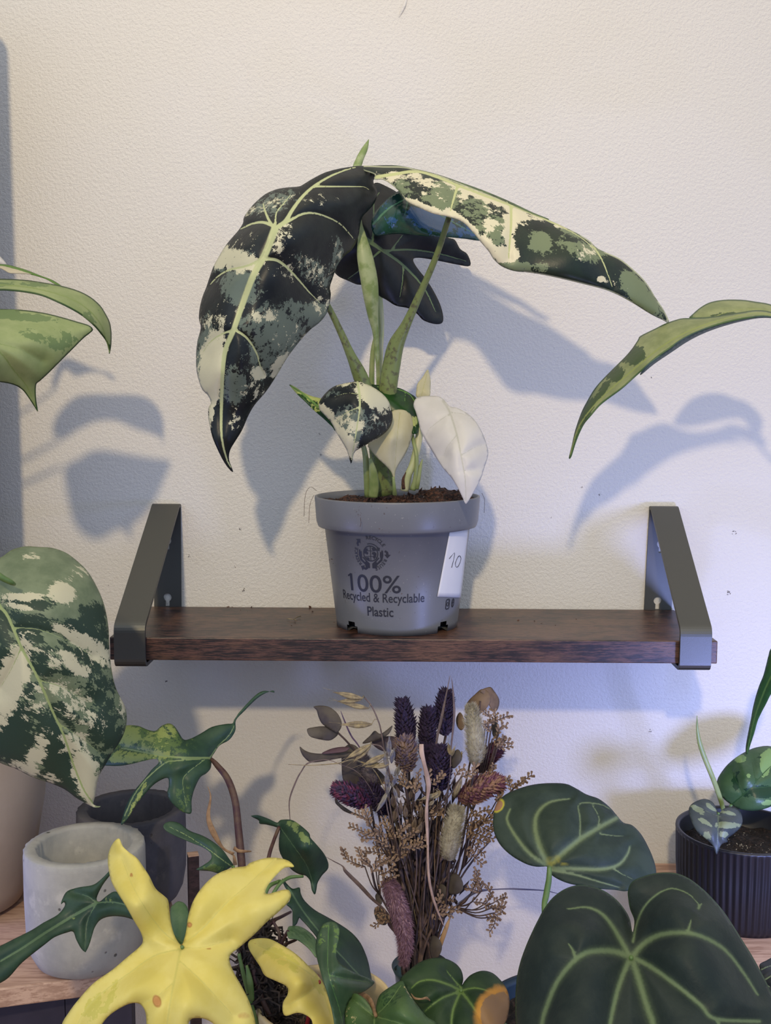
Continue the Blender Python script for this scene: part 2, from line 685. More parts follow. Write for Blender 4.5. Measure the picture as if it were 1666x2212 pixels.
# tiny scuffs on the wall
M_SCUFF = plain('scuff', srgb(78, 70, 70), 0.8)
mb = MB()
for (x, y, s) in ((1586, 1152, 5), (1577, 1281, 5), (526, 1274, 4), (408, 1201, 2.4), (519, 1144, 2.6), (508, 1224, 2),
                  (861, 320, 0), (361, 1475, 4), (1297, 1068, 2.4), (1257, 1052, 2), (1408, 815, 1.6), (1405, 1578, 3),
                  (690, 937, 2), (693, 983, 2), (1191, 1118, 1.6), (234, 1264, 1.4), (1362, 1495, 0)):
    if not s:
        continue
    for j in range(5):
        a = RND.uniform(0, 6.28); q = P(x + RND.uniform(-s, s), y + RND.uniform(-s, s), 0.0002)
        l = s * m_per_px(0) * RND.uniform(.3, .8); wd = l * 0.35
        u = Vector((math.cos(a), 0, math.sin(a))); ww = Vector((-math.sin(a), 0, math.cos(a)))
        mb.add([q - u * l - ww * wd * .3, q + ww * -wd, q + u * l, q + ww * wd], [(0, 1, 2, 3)])
mb.build('wall_scuffs_1', M_SCUFF, origin=(0, 0, 1.2), smooth=False)['kind'] = 'structure'
bpy.data.objects['wall_scuffs_1'].parent = w
# hairline bumps where old plugs were painted over
M_FILL = plain('painted_filler', srgb(205, 190, 176), 0.5)
fil = px_tube('filler_mark', [(862, 38, 0.0, 1), (868, 24, 0.0004, 3), (874, 10, 0.0006, 3.4), (879, -4, 0.0, 2)],
              M_WALL, parent=w, flat=0.4)

# stand-in panel out of view, shaped to throw the straight shadow at left
mb = MB()
prof = [(-0.70, 0.80), (-0.292, 0.80), (-0.292, 1.685)]
for i in range(7):
    a = math.radians(90 * i / 6)
    prof.append((-0.307 + 0.015 * math.cos(a), 1.700 + 0.015 * math.sin(a)))
prof.append((-0.70, 1.715))
n = len(prof)
vs = [(x, -0.085, z) for x, z in prof] + [(x, -0.105, z) for x, z in prof]
fs = [tuple(range(n)), tuple(range(2 * n - 1, n - 1, -1))] + [(i, i + n, (i + 1) % n + n, (i + 1) % n) for i in range(n)]
mesh_obj('shadow_panel', vs, fs, M_PANEL, origin=(-0.5, -0.04, 0.8), smooth=False)
tag(bpy.data.objects['shadow_panel'], 'unseen stand-in panel with a rounded corner, added beyond the left edge to cast a shadow', 'panel')

# ------------------------------------------------------------------ wall shelf
SH_SLOPE = -0.0066
def shz(x, z): return z + SH_SLOPE * x
shelf = thing('wall_shelf', (0.02, -0.06, 1.2185),
              'dark rustic wood wall shelf hung in two black metal brackets, carrying the grey plant pot', 'shelf')
x0, x1 = -0.1935, 0.2330
ZT, ZB = 1.2352, 1.2190
vs = [(x, y, shz(x, z)) for z in (ZB, ZT) for x, y in ((x0, -0.1195), (x1, -0.1195), (x1, -0.002), (x0, -0.002))]
b = mesh_obj('board', vs, [(0, 3, 2, 1), (4, 5, 6, 7), (0, 1, 5, 4), (1, 2, 6, 5), (2, 3, 7, 6), (3, 0, 4, 7)], M_BOARD,
             shelf, smooth=False)
bevel(b, 0.0007, 2)


def rounded(path, r, n=5):
    out = [path[0]]
    for i in range(1, len(path) - 1):
        a, b_, c = (np.array(q, float) for q in path[i - 1:i + 2])
        u = (a - b_) / np.linalg.norm(a - b_); v_ = (c - b_) / np.linalg.norm(c - b_)
        p0, p2 = b_ + u * r, b_ + v_ * r
        for k in range(n + 1):
            t = k / n
            out.append(tuple((1 - t) ** 2 * p0 + 2 * t * (1 - t) * b_ + t * t * p2))
    out.append(path[-1])
    return out


def bracket(xl, xr, lean, ztop, strap_shift):
    T = 0.0028
    zb = ZB - 0.0006
    # strap profile in (distance from the wall, height)
    prof = rounded([(0.001, ztop - 0.002), (0.004, ztop), (0.1215, ZT + 0.0075), (0.1215, zb - 0.0012), (0.001, zb - 0.0012)], 0.0035)
    m = MB()
    n_ = len(prof)
    vs_ = []
    for i, (d, z) in enumerate(prof):
        a = np.array(prof[max(i - 1, 0)]); c = np.array(prof[min(i + 1, n_ - 1)])
        t_ = (c - a) / (np.linalg.norm(c - a) + 1e-9)
        nr = np.array([-t_[1], t_[0]])
        q = np.array((d, z)) + nr * T
        f = max(0.0, (z - ZT) / (ztop - ZT))
        sh = lean * f * (1 - 0.0)
        for (dd, zz) in ((d, z), (q[0], q[1])):
            for xx in (xl, xr):
                vs_.append((xx + sh + strap_shift * (dd / .12), -dd, shz(xx, zz)))
    fs_ = []
    for i in range(n_ - 1):
        a = i * 4; c = a + 4
        fs_ += [(a, c, c + 1, a + 1), (a + 2, a + 3, c + 3, c + 2), (a, a + 2, c + 2, c), (a + 1, c + 1, c + 3, a + 3)]
    fs_ += [(0, 1, 3, 2), (n_ * 4 - 4, n_ * 4 - 2, n_ * 4 - 1, n_ * 4 - 3)]
    o = mesh_obj('bracket', vs_, fs_, M_STRAP, shelf, smooth=False)
    bevel(o, 0.0005, 2)
    # wall plate with two keyholes
    zt = ztop - 0.001
    outer = []
    for (xx, zz) in ((xl, ZB - .002), (xr, ZB - .002), (xr, zt), (xl, zt)):
        outer.append((xx * 1000, zz * 1000))
    cx = (xl + xr) / 2 * 1000
    holes = []
    for hz in (ZT + 0.0075, ZT + 0.0535):
        h = []
        for k in range(25):
            a = math.radians(-60 + 300 * k / 24)
            h.append((cx + 3.3 * math.cos(a), hz * 1000 + 3.3 * math.sin(a)))
        h += [(cx - 1.7, hz * 1000 - 7.2), (cx + 1.7, hz * 1000 - 7.2)]
        holes.append(h)
    V, F = fill2d(outer, holes, 4.0)
    W = []
    for (u, z) in V:
        z /= 1000; u /= 1000
        f = max(0.0, (z - ZT) / (ztop - ZT))
        W.append((u + lean * f, -0.0022, shz(u, z)))
    Fl = [tuple(f) for f in F]
    a, b2, c = (Vector(W[i]) for i in Fl[0])
    if (b2 - a).cross(c - a).y > 0:
        Fl = [f[::-1] for f in Fl]
    mesh_obj('wall_plate', W, Fl, M_STRAP, o, smooth=False, solid=0.0018)


bracket(-0.1868, -0.1650, 0.0012, 1.3168, -0.0025)
bracket(0.2082, 0.2303, 0.0030, 1.3175, -0.0028)

# ------------------------------------------------------------------ plant stands below
LZ = 1.045
stand = thing('plant_stand', (-0.25, -0.12, LZ), 'low light pine plant stand at lower left under the concrete pots', 'stand')
fa, fb = on_height(0, 2136, LZ), on_height(640, 2055, LZ)
dirv = (fb - fa).normalized()
A = fa - dirv * 0.135
B = fa + dirv * 0.118
back = Vector((-dirv.y, dirv.x, 0))
C_, D_ = B + back * 0.30, A + back * 0.30
C_.y = min(C_.y, -0.004); D_.y = min(D_.y, -0.004)
vs = [Vector((p.x, p.y, z)) for z in (LZ - 0.0125, LZ) for p in (A, B, C_, D_)]
bo = mesh_obj('board', vs, [(0, 3, 2, 1), (4, 5, 6, 7), (0, 1, 5, 4), (1, 2, 6, 5), (2, 3, 7, 6), (3, 0, 4, 7)], M_PINE, stand, smooth=False)
bevel(bo, 0.001)
mb = MB()
for i in range(4):
    x = -0.335 + i * 0.043
    mb.box((x, -0.205, 0.916), (x + 0.0425, -0.195, LZ - 0.0128))
mb.build('back_panel', plain('navy_boards', srgb(34, 32, 50), 0.6, srgb(46, 42, 60), ns=30), stand, smooth=False)
pt = P(417, 1846, 0.155)
mb = MB(); mb.box((pt.x - 0.0036, pt.y - 0.0036, 0.916), (pt.x + 0.0036, pt.y + 0.0036, pt.z), 0.3, pt)
po = mb.build('post', M_DARKWOOD, stand, smooth=False)
mb = MB(); mb.box((pt.x - 0.0036, pt.y - 0.0036, pt.z), (pt.x + 0.0036, pt.y + 0.0036, pt.z + 0.0006), 0.3, pt)
mb.build('end_grain', M_PINE, po, smooth=False)

RZ = 1.0228
rstand = thing('plant_stand', (0.33, -0.12, RZ), 'light pine board at lower right under the ribbed black pot', 'stand')
r0 = on_height(1416, 1851, RZ); r1 = on_height(1470, 1866, RZ)
vs = []
poly = [(0.217, -0.004), (0.33, -0.008), (0.33, -0.26), (0.262, -0.26), (0.245, -0.23), (0.225, -0.16)]
for z in (RZ - 0.014, RZ):
    vs += [(x, y, z) for x, y in poly]
n = len(poly)
fs = [tuple(range(n)), tuple(range(2 * n - 1, n - 1, -1))] + [(i, i + n, (i + 1) % n + n, (i + 1) % n) for i in range(n)]
bo = mesh_obj('board', vs, fs, M_PINE, rstand, smooth=False)
bevel(bo, 0.001)
mb = MB(); mb.box((0.31, -0.03, 0.916), (0.325, -0.012, RZ - 0.014)); mb.build('post', M_PINE, rstand, smooth=False)

# low bench that carries the plants in the foreground
LOWZ = 0.915
mb = MB(); mb.box((-0.45, -0.42, LOWZ - 0.02), (0.55, -0.10, LOWZ))
o = mb.build('bench_top', M_PINE, thing('low_bench', (0, -0.2, LOWZ - 0.5), 'low pine bench under the foreground plants and the flower vase', 'bench'), smooth=False)
for (x, y) in ((-0.42, -0.39), (0.52, -0.39), (-0.42, -0.13), (0.52, -0.13)):
    mb = MB(); mb.box((x - .015, y - .015, -0.2), (x + .015, y + .015, LOWZ - .02))
    mb.build('leg', M_PINE, o.parent, smooth=False)


# ------------------------------------------------------------------ concrete pots
def concrete_pot(x_l, x_r, y_rim, y_d, rim_z, base_z, mat, label, wall_t=0.0075, jag=0.0004):
    d = y_d
    c = P((x_l + x_r) / 2, y_rim, d)
    R = (x_r - x_l) / 2 * m_per_px(d) * 0.985
    root = thing('concrete_pot', (c.x, c.y, base_z), label, 'pot', 'round concrete planters')
    h = rim_z - base_z
    prof = [(0.001, base_z), (R * .70, base_z), (R * .84, base_z + .003), (R * .93, base_z + .010), (R * .985, base_z + .022),
            (R, base_z + h * .6), (R * .995, rim_z - .004), (R * .98, rim_z - .001), (R * .965, rim_z),
            (R - wall_t, rim_z), (R - wall_t - .0012, rim_z - .0015), (R - wall_t - .002, base_z + .02),
            (R - wall_t - .008, base_z + .012), (0.001, base_z + .011)]
    def wv(i, r, a):
        if i in (7, 8, 9, 10):
            return r + jag * math.sin(a * 23 + i) * math.sin(a * 7.3) + (jag * 2 if math.sin(a * 31) > .93 else 0)
        return r
    lathe('shell', prof, (c.x, c.y), mat, root, seg=96, wave=wv)
    return root


pf = on_height(182, 2107, LZ)
dz = -pf.y - 0.0405
pr = on_height(182, 1822, 1.1212)
print('conc front', dz, pr)
concrete_pot(48, 318, 1822, -pr.y, 1.1212, LZ, M_CONC,
             'pale grey empty concrete pot, lighter and nearer of the two concrete pots')
pr2 = on_height(283, 1743, 1.1125)
print('conc rear', pr2)
concrete_pot(162, 405, 1743, -pr2.y, 1.1125, LZ, M_CONC_SHADED,
             'empty concrete pot with shade painted into its grey, on the pine stand, behind the pale concrete pot')

# big beige vessel at the left edge
bc = P(-95, 1990, 0.125)
root = thing('beige_planter', (bc.x, bc.y, LZ), 'large smooth beige planter cut by the left frame edge behind the pale concrete pot', 'planter')
s = m_per_px(0.125)
prof = [(0.001, LZ), (112 * s, LZ), (146 * s, LZ + .004), (160 * s, LZ + .016), (180 * s, LZ + .04), (200 * s, LZ + .075), (210 * s, LZ + .105),
        (212 * s, LZ + .135), (206 * s, LZ + .150), (198 * s, LZ + .152), (192 * s, LZ + .148), (188 * s, LZ + .11), (160 * s, LZ + .05), (0.001, LZ + .045)]
lathe('shell', prof, (bc.x, bc.y), M_BEIGE, root, seg=96)
# ------------------------------------------------------------------ plant materials
DARK = srgb(20, 24, 25); DARK2 = srgb(33, 38, 36)
M_ALO = leaf_mat('velvet_variegated_leaf', DARK, DARK2, vein=srgb(184, 190, 140), cream=srgb(206, 202, 170),
                 grey=srgb(100, 112, 100), ns=220, na=1.0, fsp=.75, rough=0.42, spec=0.35, trans=0.06, fine=0.3, speck=0.0, vjit=0.12)
M_ALO_R = leaf_mat('variegated_leaf', srgb(22, 32, 26), srgb(34, 48, 34), vein=srgb(196, 200, 140), cream=srgb(222, 214, 180),
                   grey=srgb(118, 130, 96), ns=170, na=1.0, rough=0.4, spec=0.4, trans=0.1, fine=0.3, vjit=0.12,
                   rimcol=srgb(196, 200, 160))
M_ALO_D = leaf_mat('velvet_dark_leaf', srgb(17, 20, 22), srgb(28, 32, 33), vein=srgb(104, 126, 84), rough=0.42, spec=0.35,
                   trans=0.03, fine=0.3, vjit=0.1)
M_ALO_G = leaf_mat('glossy_leaf', srgb(22, 62, 56), srgb(34, 84, 62), vein=srgb(96, 150, 110), rough=0.22, spec=0.8,
                   trans=0.1, fine=0.5, grey=srgb(60, 104, 150), ns=90)  # blue patch colour paints the reflection on the gloss
M_ALO_S = leaf_mat('small_green_leaf', srgb(40, 92, 24), srgb(28, 66, 26), vein=srgb(120, 160, 80), rough=0.35,
                   trans=0.25, cream=srgb(196, 206, 120), ns=260, fine=0.3)
M_CREAM = leaf_mat('cream_leaf', srgb(214, 208, 168), srgb(222, 216, 182), vein=srgb(206, 202, 150), rough=0.45, trans=0.35,
                   fine=0.1, spec=0.3)
M_WHITE = leaf_mat('white_leaf', srgb(224, 220, 212), srgb(230, 226, 218), vein=srgb(204, 202, 188), rough=0.4, trans=0.3,
                   fine=0.15, vsoft=0.9, spec=0.35)
M_PET = plain('petiole_green', srgb(122, 140, 80), 0.4, srgb(150, 160, 104), ns=60, trans=0.1, bump=0.15, bscale=300)
M_PET_M = plain('mottled_sheath', srgb(120, 134, 78), 0.42, srgb(92, 92, 62), ns=260, lo=0.5, hi=0.66, trans=0.05)
M_PET_C = plain('cream_petiole', srgb(206, 204, 164), 0.42, srgb(186, 194, 140), ns=60, trans=0.15)
M_SPEAR = plain('unfurling_leaf', srgb(132, 152, 88), 0.45, srgb(168, 180, 128), ns=90, lo=0.4, hi=0.6, trans=0.12)
M_GREYPOT = None


def speckled_plastic():
    t = NT('grey_recycled_plastic')
    v = t.coord()
    c = t.mix(t.step(t.noise(v, 30, 3, 0.5), 0.3, 0.7), srgb(104, 106, 110), srgb(112, 113, 116))
    c = t.mix(t.math('MULTIPLY', t.step(t.noise(v, 900, 2, 0.5), 0.70, 0.74), 0.5), c, srgb(170, 168, 160))
    c = t.mix(t.math('MULTIPLY', t.step(t.noise(v, 260, 5, 0.65), 0.67, 0.71), 0.7), c, srgb(70, 56, 46))
    nrm = t.bump(t.noise(v, 1500, 2, 0.5), 0.06, 0.0003)
    return t.bsdf(c, 0.38, spec=0.5, normal=nrm)


M_GREYPOT = speckled_plastic()
M_INK = plain('black_ink', srgb(34, 35, 44), 0.5)
M_PAPER = plain('paper_label', srgb(214, 212, 210), 0.6)
M_PEN = plain('pen_ink', srgb(60, 60, 64), 0.6)
M_SOIL = plain('potting_soil', srgb(38, 24, 20), 0.95, srgb(92, 60, 46), ns=380, lo=0.46, hi=0.62, bump=1.0, bscale=500, bdist=0.003)
M_CHIP = plain('bark_chip', srgb(98, 66, 50), 0.9, srgb(52, 34, 28), ns=900)
M_PERLITE = plain('perlite', srgb(190, 184, 172), 0.9)

# ------------------------------------------------------------------ the variegated alocasia in its grey pot
PC = (0.0087, -0.0648)
PZ = 1.2350
alo = thing('potted_alocasia', (PC[0], PC[1], PZ),
            'variegated dark-leaved plant in a grey recycled plastic pot standing on the wooden wall shelf', 'plant')
RT, RR = 0.0612, 0.0600


def body_r(z):
    return 0.0450 + (0.0540 - 0.0450) * (z - PZ) / (0.0745)


ZR0, ZR1 = PZ + 0.0745, PZ + 0.0965
notch_deg = (-47, 47, 133, -133)


def skip_notch(i, a):
    if i not in (1, 2, 3, 15, 16, 17):
        return False
    d = math.degrees(a)
    d = d - 360 if d > 180 else d
    wdt = 7.5 if i in (1, 2, 16, 17) else 5
    return any(abs(d - q) < wdt for q in notch_deg)


prof = [(0.001, PZ + .002), (0.040, PZ + .002), (0.0450, PZ), (body_r(PZ + .005), PZ + .005), (body_r(PZ + .008), PZ + .008),
        (body_r(PZ + .03), PZ + .03), (body_r(ZR0 - .001), ZR0 - .001), (0.0585, ZR0), (0.0590, ZR0 + .001), (RR, ZR0 + .004), (RT, ZR1 - .001),
        (RT - .0002, ZR1), (RT - .0016, ZR1), (RT - .003, ZR1 - .004), (0.0440, PZ + .008), (0.0430, PZ + .003), (0.001, PZ + .003)]
prof_in = prof[:12] + [(RT - .0016, ZR1), (RT - .0026, ZR1 - .004), (RR - .0022, ZR0 + .004), (body_r(ZR0) - .0018, ZR0), (body_r(PZ + .008) - .0018, PZ + .008),
                       (body_r(PZ + .005) - .0018, PZ + .0045), (0.001, PZ + .0035)]
vs, fs = lathe_faces(prof_in, PC, 128, lambda i, a: skip_notch(i, a))
pot = mesh_obj('pot', vs, fs, M_GREYPOT, alo)

lathe('dark_soil_plug', [(.001, PZ + .0044), (.0405, PZ + .0044), (.0425, PZ + .012), (.043, PZ + .02), (.001, PZ + .0205)], PC, M_SOIL_D, alo, seg=48)  # dark soil plug added so the drain notches look black inside

# printing on the pot -------------------------------------------------
FRONT_A = math.atan2(PC[0] - CAM.x, PC[1] - CAM.y)  # unused tilt of the view


def wrap(pts, a0, z0, eps=0.00022):
    """pts (s, h) in metres around angle a0, height z0"""
    out = []
    for s_, h in pts:
        z = z0 + h
        r = body_r(z) + eps
        a = a0 + s_ / body_r(z0)
        out.append((PC[0] + r * math.sin(a), PC[1] - r * math.cos(a), z))
    return out


def glyph_mesh(text, bold=0.0):
    cu = bpy.data.curves.new('glyphs', 'FONT')
    cu.body = text
    cu.size = 1.0
    cu.resolution_u = 4
    cu.offset = bold
    ob = bpy.data.objects.new('glyphs', cu)
    COL.objects.link(ob)
    dg = bpy.context.evaluated_depsgraph_get()
    dg.update()
    me = bpy.data.meshes.new_from_object(ob.evaluated_get(dg))
    V = np.array([(v.co.x, v.co.y) for v in me.vertices])
    F = [tuple(p.vertices) for p in me.polygons]
    bpy.data.objects.remove(ob)
    bpy.data.meshes.remove(me)
    bpy.data.curves.remove(cu)
    return V, F


def split_long(V, F, maxlen):
    """cut triangles so that wrapped letters follow the round wall"""
    V = V.tolist()
    tris = []
    for f in F:
        for i in range(1, len(f) - 1):
            tris.append((f[0], f[i], f[i + 1]))
    work, out = tris, []
    while work:
        nxt = []
        for t in work:
            L = [(abs(V[t[i]][0] - V[t[(i + 1) % 3]][0]), i) for i in range(3)]
            m, i = max(L)
            if m > maxlen:
                a, b, c = t[i], t[(i + 1) % 3], t[(i + 2) % 3]
                V.append([(V[a][0] + V[b][0]) / 2, (V[a][1] + V[b][1]) / 2])
                k = len(V) - 1
                nxt += [(a, k, c), (k, b, c)]
            else:
                out.append(t)
        work = nxt
    return np.array(V), out


def pot_text(text, w, h, a0, z0, bold=0.0):
    V, F = glyph_mesh(text, bold)
    mn, mx = V.min(0), V.max(0)
    V = (V - [(mn[0] + mx[0]) / 2, mn[1]]) * [w / (mx[0] - mn[0]), h / (mx[1] - mn[1])]
    V, F = split_long(V, F, 0.0015)
    return wrap(V, a0, z0), F


ink = MB()
K = 0.000324          # metres of print per photo pixel
A0 = -0.32            # where the print is centred on the pot
def zz(y):            # height on the pot front for a photo row
    return P(800, y, 0.108).z
ink.add(*pot_text('100%', 0.0385, 0.0128, -0.35, zz(1279), 0.006))
ink.add(wrap([(-.0186, .0128), (-.0212, .0112), (-.0208, .0101), (-.0180, .0117)], -0.35, zz(1279)), [(0, 1, 2, 3)])
ink.add(*pot_text('Recycled & Recyclable', 0.0640, 0.0086, -0.27, zz(1306), 0.008))
ink.add(*pot_text('Plastic', 0.0190, 0.0070, -0.27, zz(1331), 0.012))

# round emblem: globe in two hands with arrows and words
icon = MB()
IC = (A0 - 0.055, zz(1193.5))
UX = K / 3.332 * 1.2  # one crop unit (pot close-up) in metres


def ribbon(pts, wd, closed=False):
    pts = [np.array(p, float) for p in pts]
    n = len(pts)
    L, R = [], []
    for i in range(n):
        a = pts[(i - 1) % n] if closed or i > 0 else pts[i]
        b = pts[(i + 1) % n] if closed or i < n - 1 else pts[i]
        t = (b - a) / (np.linalg.norm(b - a) + 1e-9)
        nn = np.array([-t[1], t[0]])
        ww = wd[i] if isinstance(wd, (list, tuple)) else wd
        L.append(pts[i] + nn * ww / 2); R.append(pts[i] - nn * ww / 2)
    V = L + R
    F = [(i, (i + 1) % n, (i + 1) % n + n, i + n) for i in range(n if closed else n - 1)]
    return np.array(V), F


def put(V, F, mbx=None, a0=None, z0=None, sc=None):
    sc = sc or UX
    V = np.array([(p[0] * sc, p[1] * sc) for p in V])
    (mbx or icon).add(wrap(V, IC[0] if a0 is None else a0, IC[1] if z0 is None else z0), F)


def poly(pts):
    V, F = fill2d([(float(a), float(b)) for a, b in pts], (), 0)
    return V, [tuple(f) for f in F]


circ = lambda r, n=36, a0=0, a1=360: [(r * math.cos(math.radians(a0 + (a1 - a0) * k / n)), r * math.sin(math.radians(a0 + (a1 - a0) * k / n))) for k in range(n + (a1 - a0 < 360))]
put(*ribbon(circ(46), 6, True))
put(*ribbon([(0, 46), (0, -46)], 4))
put(*ribbon([(-40, 20), (-15, 16), (15, 16), (38, 22)], 3))
put(*ribbon([(-36, -22), (-12, -18), (12, -18), (36, -22)], 3))
put(*poly([(-44, 10), (-36, 26), (-20, 32), (-16, 22), (-24, 12), (-14, 2), (-22, -8), (-30, -2), (-40, -2)]))
put(*poly([(8, 34), (24, 38), (36, 26), (28, 18), (14, 20)]))
put(*poly([(12, 8), (26, 12), (38, 2), (34, -16), (22, -34), (14, -20), (20, -8), (8, -2)]))
put(*poly([(-30, -24), (-10, -26), (-8, -42), (-22, -38)]))
for sx in (-1, 1):
    put(*poly([(sx * a, b) for a, b in ((70, 22), (78, 20), (80, -10), (72, -42), (40, -70), (36, -90), (8, -90), (8, -62), (26, -46),
                                        (50, -22), (56, -26), (34, -50), (40, -56), (62, -34), (58, -10), (60, 14), (66, 8))]))
put(*ribbon(circ(60, 14, 108, 40), [5] * 15))
put(*poly([(40, 42), (60, 36), (56, 16), (44, 22)]))
for ang in (140, 0, 243):
    a = math.radians(ang)
    c, s_ = math.cos(a) * 106, math.sin(a) * 106
    rot = math.radians(ang - 90)
    arrow = [(-24, -14), (-14, 2), (4, 6), (4, 18), (26, -2), (4, -20), (4, -9), (-8, -10), (-12, -20)]
    put(*poly([(c + x * math.cos(rot) - y * math.sin(rot), s_ + x * math.sin(rot) + y * math.cos(rot)) for x, y in arrow]))
for word, am, span in (('RECYCLE', 66, 66), ('REUSE', -48, 46), ('REDUCE', 193, 56)):
    for i, ch in enumerate(word):
        ang = am + span / 2 - span * i / (len(word) - 1)
        V, F = glyph_mesh(ch, 0.012)
        mn, mx = V.min(0), V.max(0)
        V = (V - (mn + mx) / 2) * (22 / 0.72)
        rot = math.radians(ang - 90)
        R_ = 98
        cx_, cy_ = R_ * math.cos(math.radians(ang)), R_ * math.sin(math.radians(ang))
        V = np.array([(cx_ + x * math.cos(rot) - y * math.sin(rot), cy_ + x * math.sin(rot) + y * math.cos(rot)) for x, y in V])
        put(V, F)
ink.build('printed_text', M_INK, pot, smooth=False)
icon.build('printed_emblem', M_INK, pot, smooth=False)
soc = MB()
sa, sz = 0.86, P(970, 1302, 0.09).z
put(*ribbon([(-17, -24), (-17, 24), (-11, 30), (11, 30), (17, 24), (17, -24), (11, -30), (-11, -30)], 7, True), soc, sa, sz)
put(*ribbon([(9 * math.cos(t * .524), 12 * math.sin(t * .524)) for t in range(12)], 5, True), soc, sa, sz)
put(*poly([(5, 17), (11, 17), (11, 23), (5, 23)]), soc, sa, sz)
put(*ribbon([(58 + 15 * math.cos(t * .35), 26 * math.sin(t * .35)) for t in range(18)], 6, True), soc, sa, sz)
put(*ribbon([(66, 18), (58, 16), (57, -24)], 7), soc, sa, sz)
put(*ribbon([(49, 2), (67, 2)], 6), soc, sa, sz)
soc.build('printed_icons', M_INK, pot, smooth=False)

# paper label with the handwritten number
lab = []
la, lb = 0.86, 0.86
L0 = [(972, 1148), (1013, 1144), (996, 1291), (945, 1289)]


def on_pot(x, y, eps):
    """point of the pot wall seen at a photo position"""
    o = CAM
    q = P(x, y, 0.05) - o
    best = None
    for i in range(400):
        t = 0.7 + i * 0.001 * 0.9
        p = o + q * t
        r = math.hypot(p.x - PC[0], p.y - PC[1])
        if r < body_r(p.z) + eps:
            return p, t
    return None, None


def on_pot_z(x, y, eps):
    p, _ = on_pot(x, y, eps)
    if p is None:
        # past the edge of the wall: carry on flat from the edge
        e = 0
        while p is None and e < 60:
            e += 1
            p, _ = on_pot(x - e, y, eps)
        return Vector(p) + Vector((e * m_per_px(0.06), 0.0, 0))
    return p


V = []
nx, ny = 10, 14
for j in range(ny + 1):
    for i in range(nx + 1):
        u, v_ = i / nx, j / ny
        top = np.array(L0[0]) * (1 - u) + np.array(L0[1]) * u
        bot = np.array(L0[3]) * (1 - u) + np.array(L0[2]) * u
        q = top * (1 - v_) + bot * v_
        V.append(on_pot_z(q[0], q[1], 0.0006))
F = [(j * (nx + 1) + i, (j + 1) * (nx + 1) + i, (j + 1) * (nx + 1) + i + 1, j * (nx + 1) + i + 1) for j in range(ny) for i in range(nx)]
stk = mesh_obj('paper_label', V, F, M_PAPER, pot, solid=0.0002)
stk['label'] = 'white paper sticker with handwritten number 10'
pen = MB()
for pts in ([(971, 1207), (982, 1194), (980, 1210), (976, 1226)],
            [(992, 1201), (988, 1206), (984, 1218), (986, 1225), (991, 1222), (996, 1208), (994, 1201), (990, 1202)]):
    c = catmull(pts, 4)
    tube_into(pen, [on_pot_z(x, y, 0.0008) for x, y in c], [0.00022] * len(c), 5)
pen.build('handwritten_number', M_PEN, stk)

# soil -----------------------------------------------------------------
def soil_disc(name, center, R, z, mat, parent, rough=0.002, mound=(), seed=3, step=None):
    rg = np.random.RandomState(seed)
    nr, na = 34, 110
    ph = rg.uniform(0, 6.28, (14, 2)); kk = rg.uniform(120, 900, 14); th = rg.uniform(0, 6.28, 14)
    vs, fs = [(center[0], center[1], z)], []
    for i in range(1, nr + 1):
        r = R * i / nr
        for k in range(na):
            a = 2 * math.pi * k / na
            x, y = center[0] + r * math.sin(a), center[1] - r * math.cos(a)
            h = 0
            for q in range(14):
                h += math.sin(kk[q] * (x * math.cos(th[q]) + y * math.sin(th[q])) + ph[q, 0]) * rough / (0.6 + kk[q] / 250)
            for (mx_, my_, mr, mh) in mound:
                h += mh * math.exp(-((x - mx_) ** 2 + (y - my_) ** 2) / mr ** 2)
            h += rg.uniform(-1, 1) * rough * 0.22
            vs.append((x, y, z + h))
    for k in range(na):
        fs.append((0, 1 + k, 1 + (k + 1) % na))
    for i in range(nr - 1):
        for k in range(na):
            a, b = 1 + i * na + k, 1 + i * na + (k + 1) % na
            fs.append((a, a + na, b + na, b))
    o = mesh_obj(name, vs, fs, mat, parent)
    return o, vs


def chips(name, vs, n, mat, parent, smin=0.0006, smax=0.0022, seed=1, lift=0.0003, kind='stuff'):
    rg = random.Random(seed)
    m = MB()
    for _ in range(n):
        p = Vector(rg.choice(vs)) + Vector((rg.uniform(-.001, .001), rg.uniform(-.001, .001), lift))
        s_ = rg.uniform(smin, smax)
        a, b, c = (Vector([rg.gauss(0, 1) for _ in range(3)]).normalized() for _ in range(3))
        pts = [p + a * s_ * 1.6, p - a * s_ * 1.4, p + b * s_ * .6, p - b * s_ * .5, p + c * s_ * .5, p - c * s_ * .6]
        m.add(pts, [(0, 2, 4), (0, 4, 3), (0, 3, 5), (0, 5, 2), (1, 4, 2), (1, 3, 4), (1, 5, 3), (1, 2, 5)])
    o = m.build(name, mat, parent, smooth=False)
    o['kind'] = kind
    return o


SOILZ = ZR1 - 0.0055
soil, sv = soil_disc('soil', PC, RT - .0036, SOILZ, M_SOIL, alo, 0.0011,
                     mound=((PC[0] + .032, PC[1] + .018, .020, .0085), (PC[0] + .046, PC[1] + .0, .012, .004), (PC[0] - 0.0, PC[1] - .012, .02, .0015)))
chips('soil_chips', sv, 700, M_CHIP, alo, seed=2)
chips('perlite', sv, 26, M_PERLITE, alo, 0.0004, 0.001, seed=5)
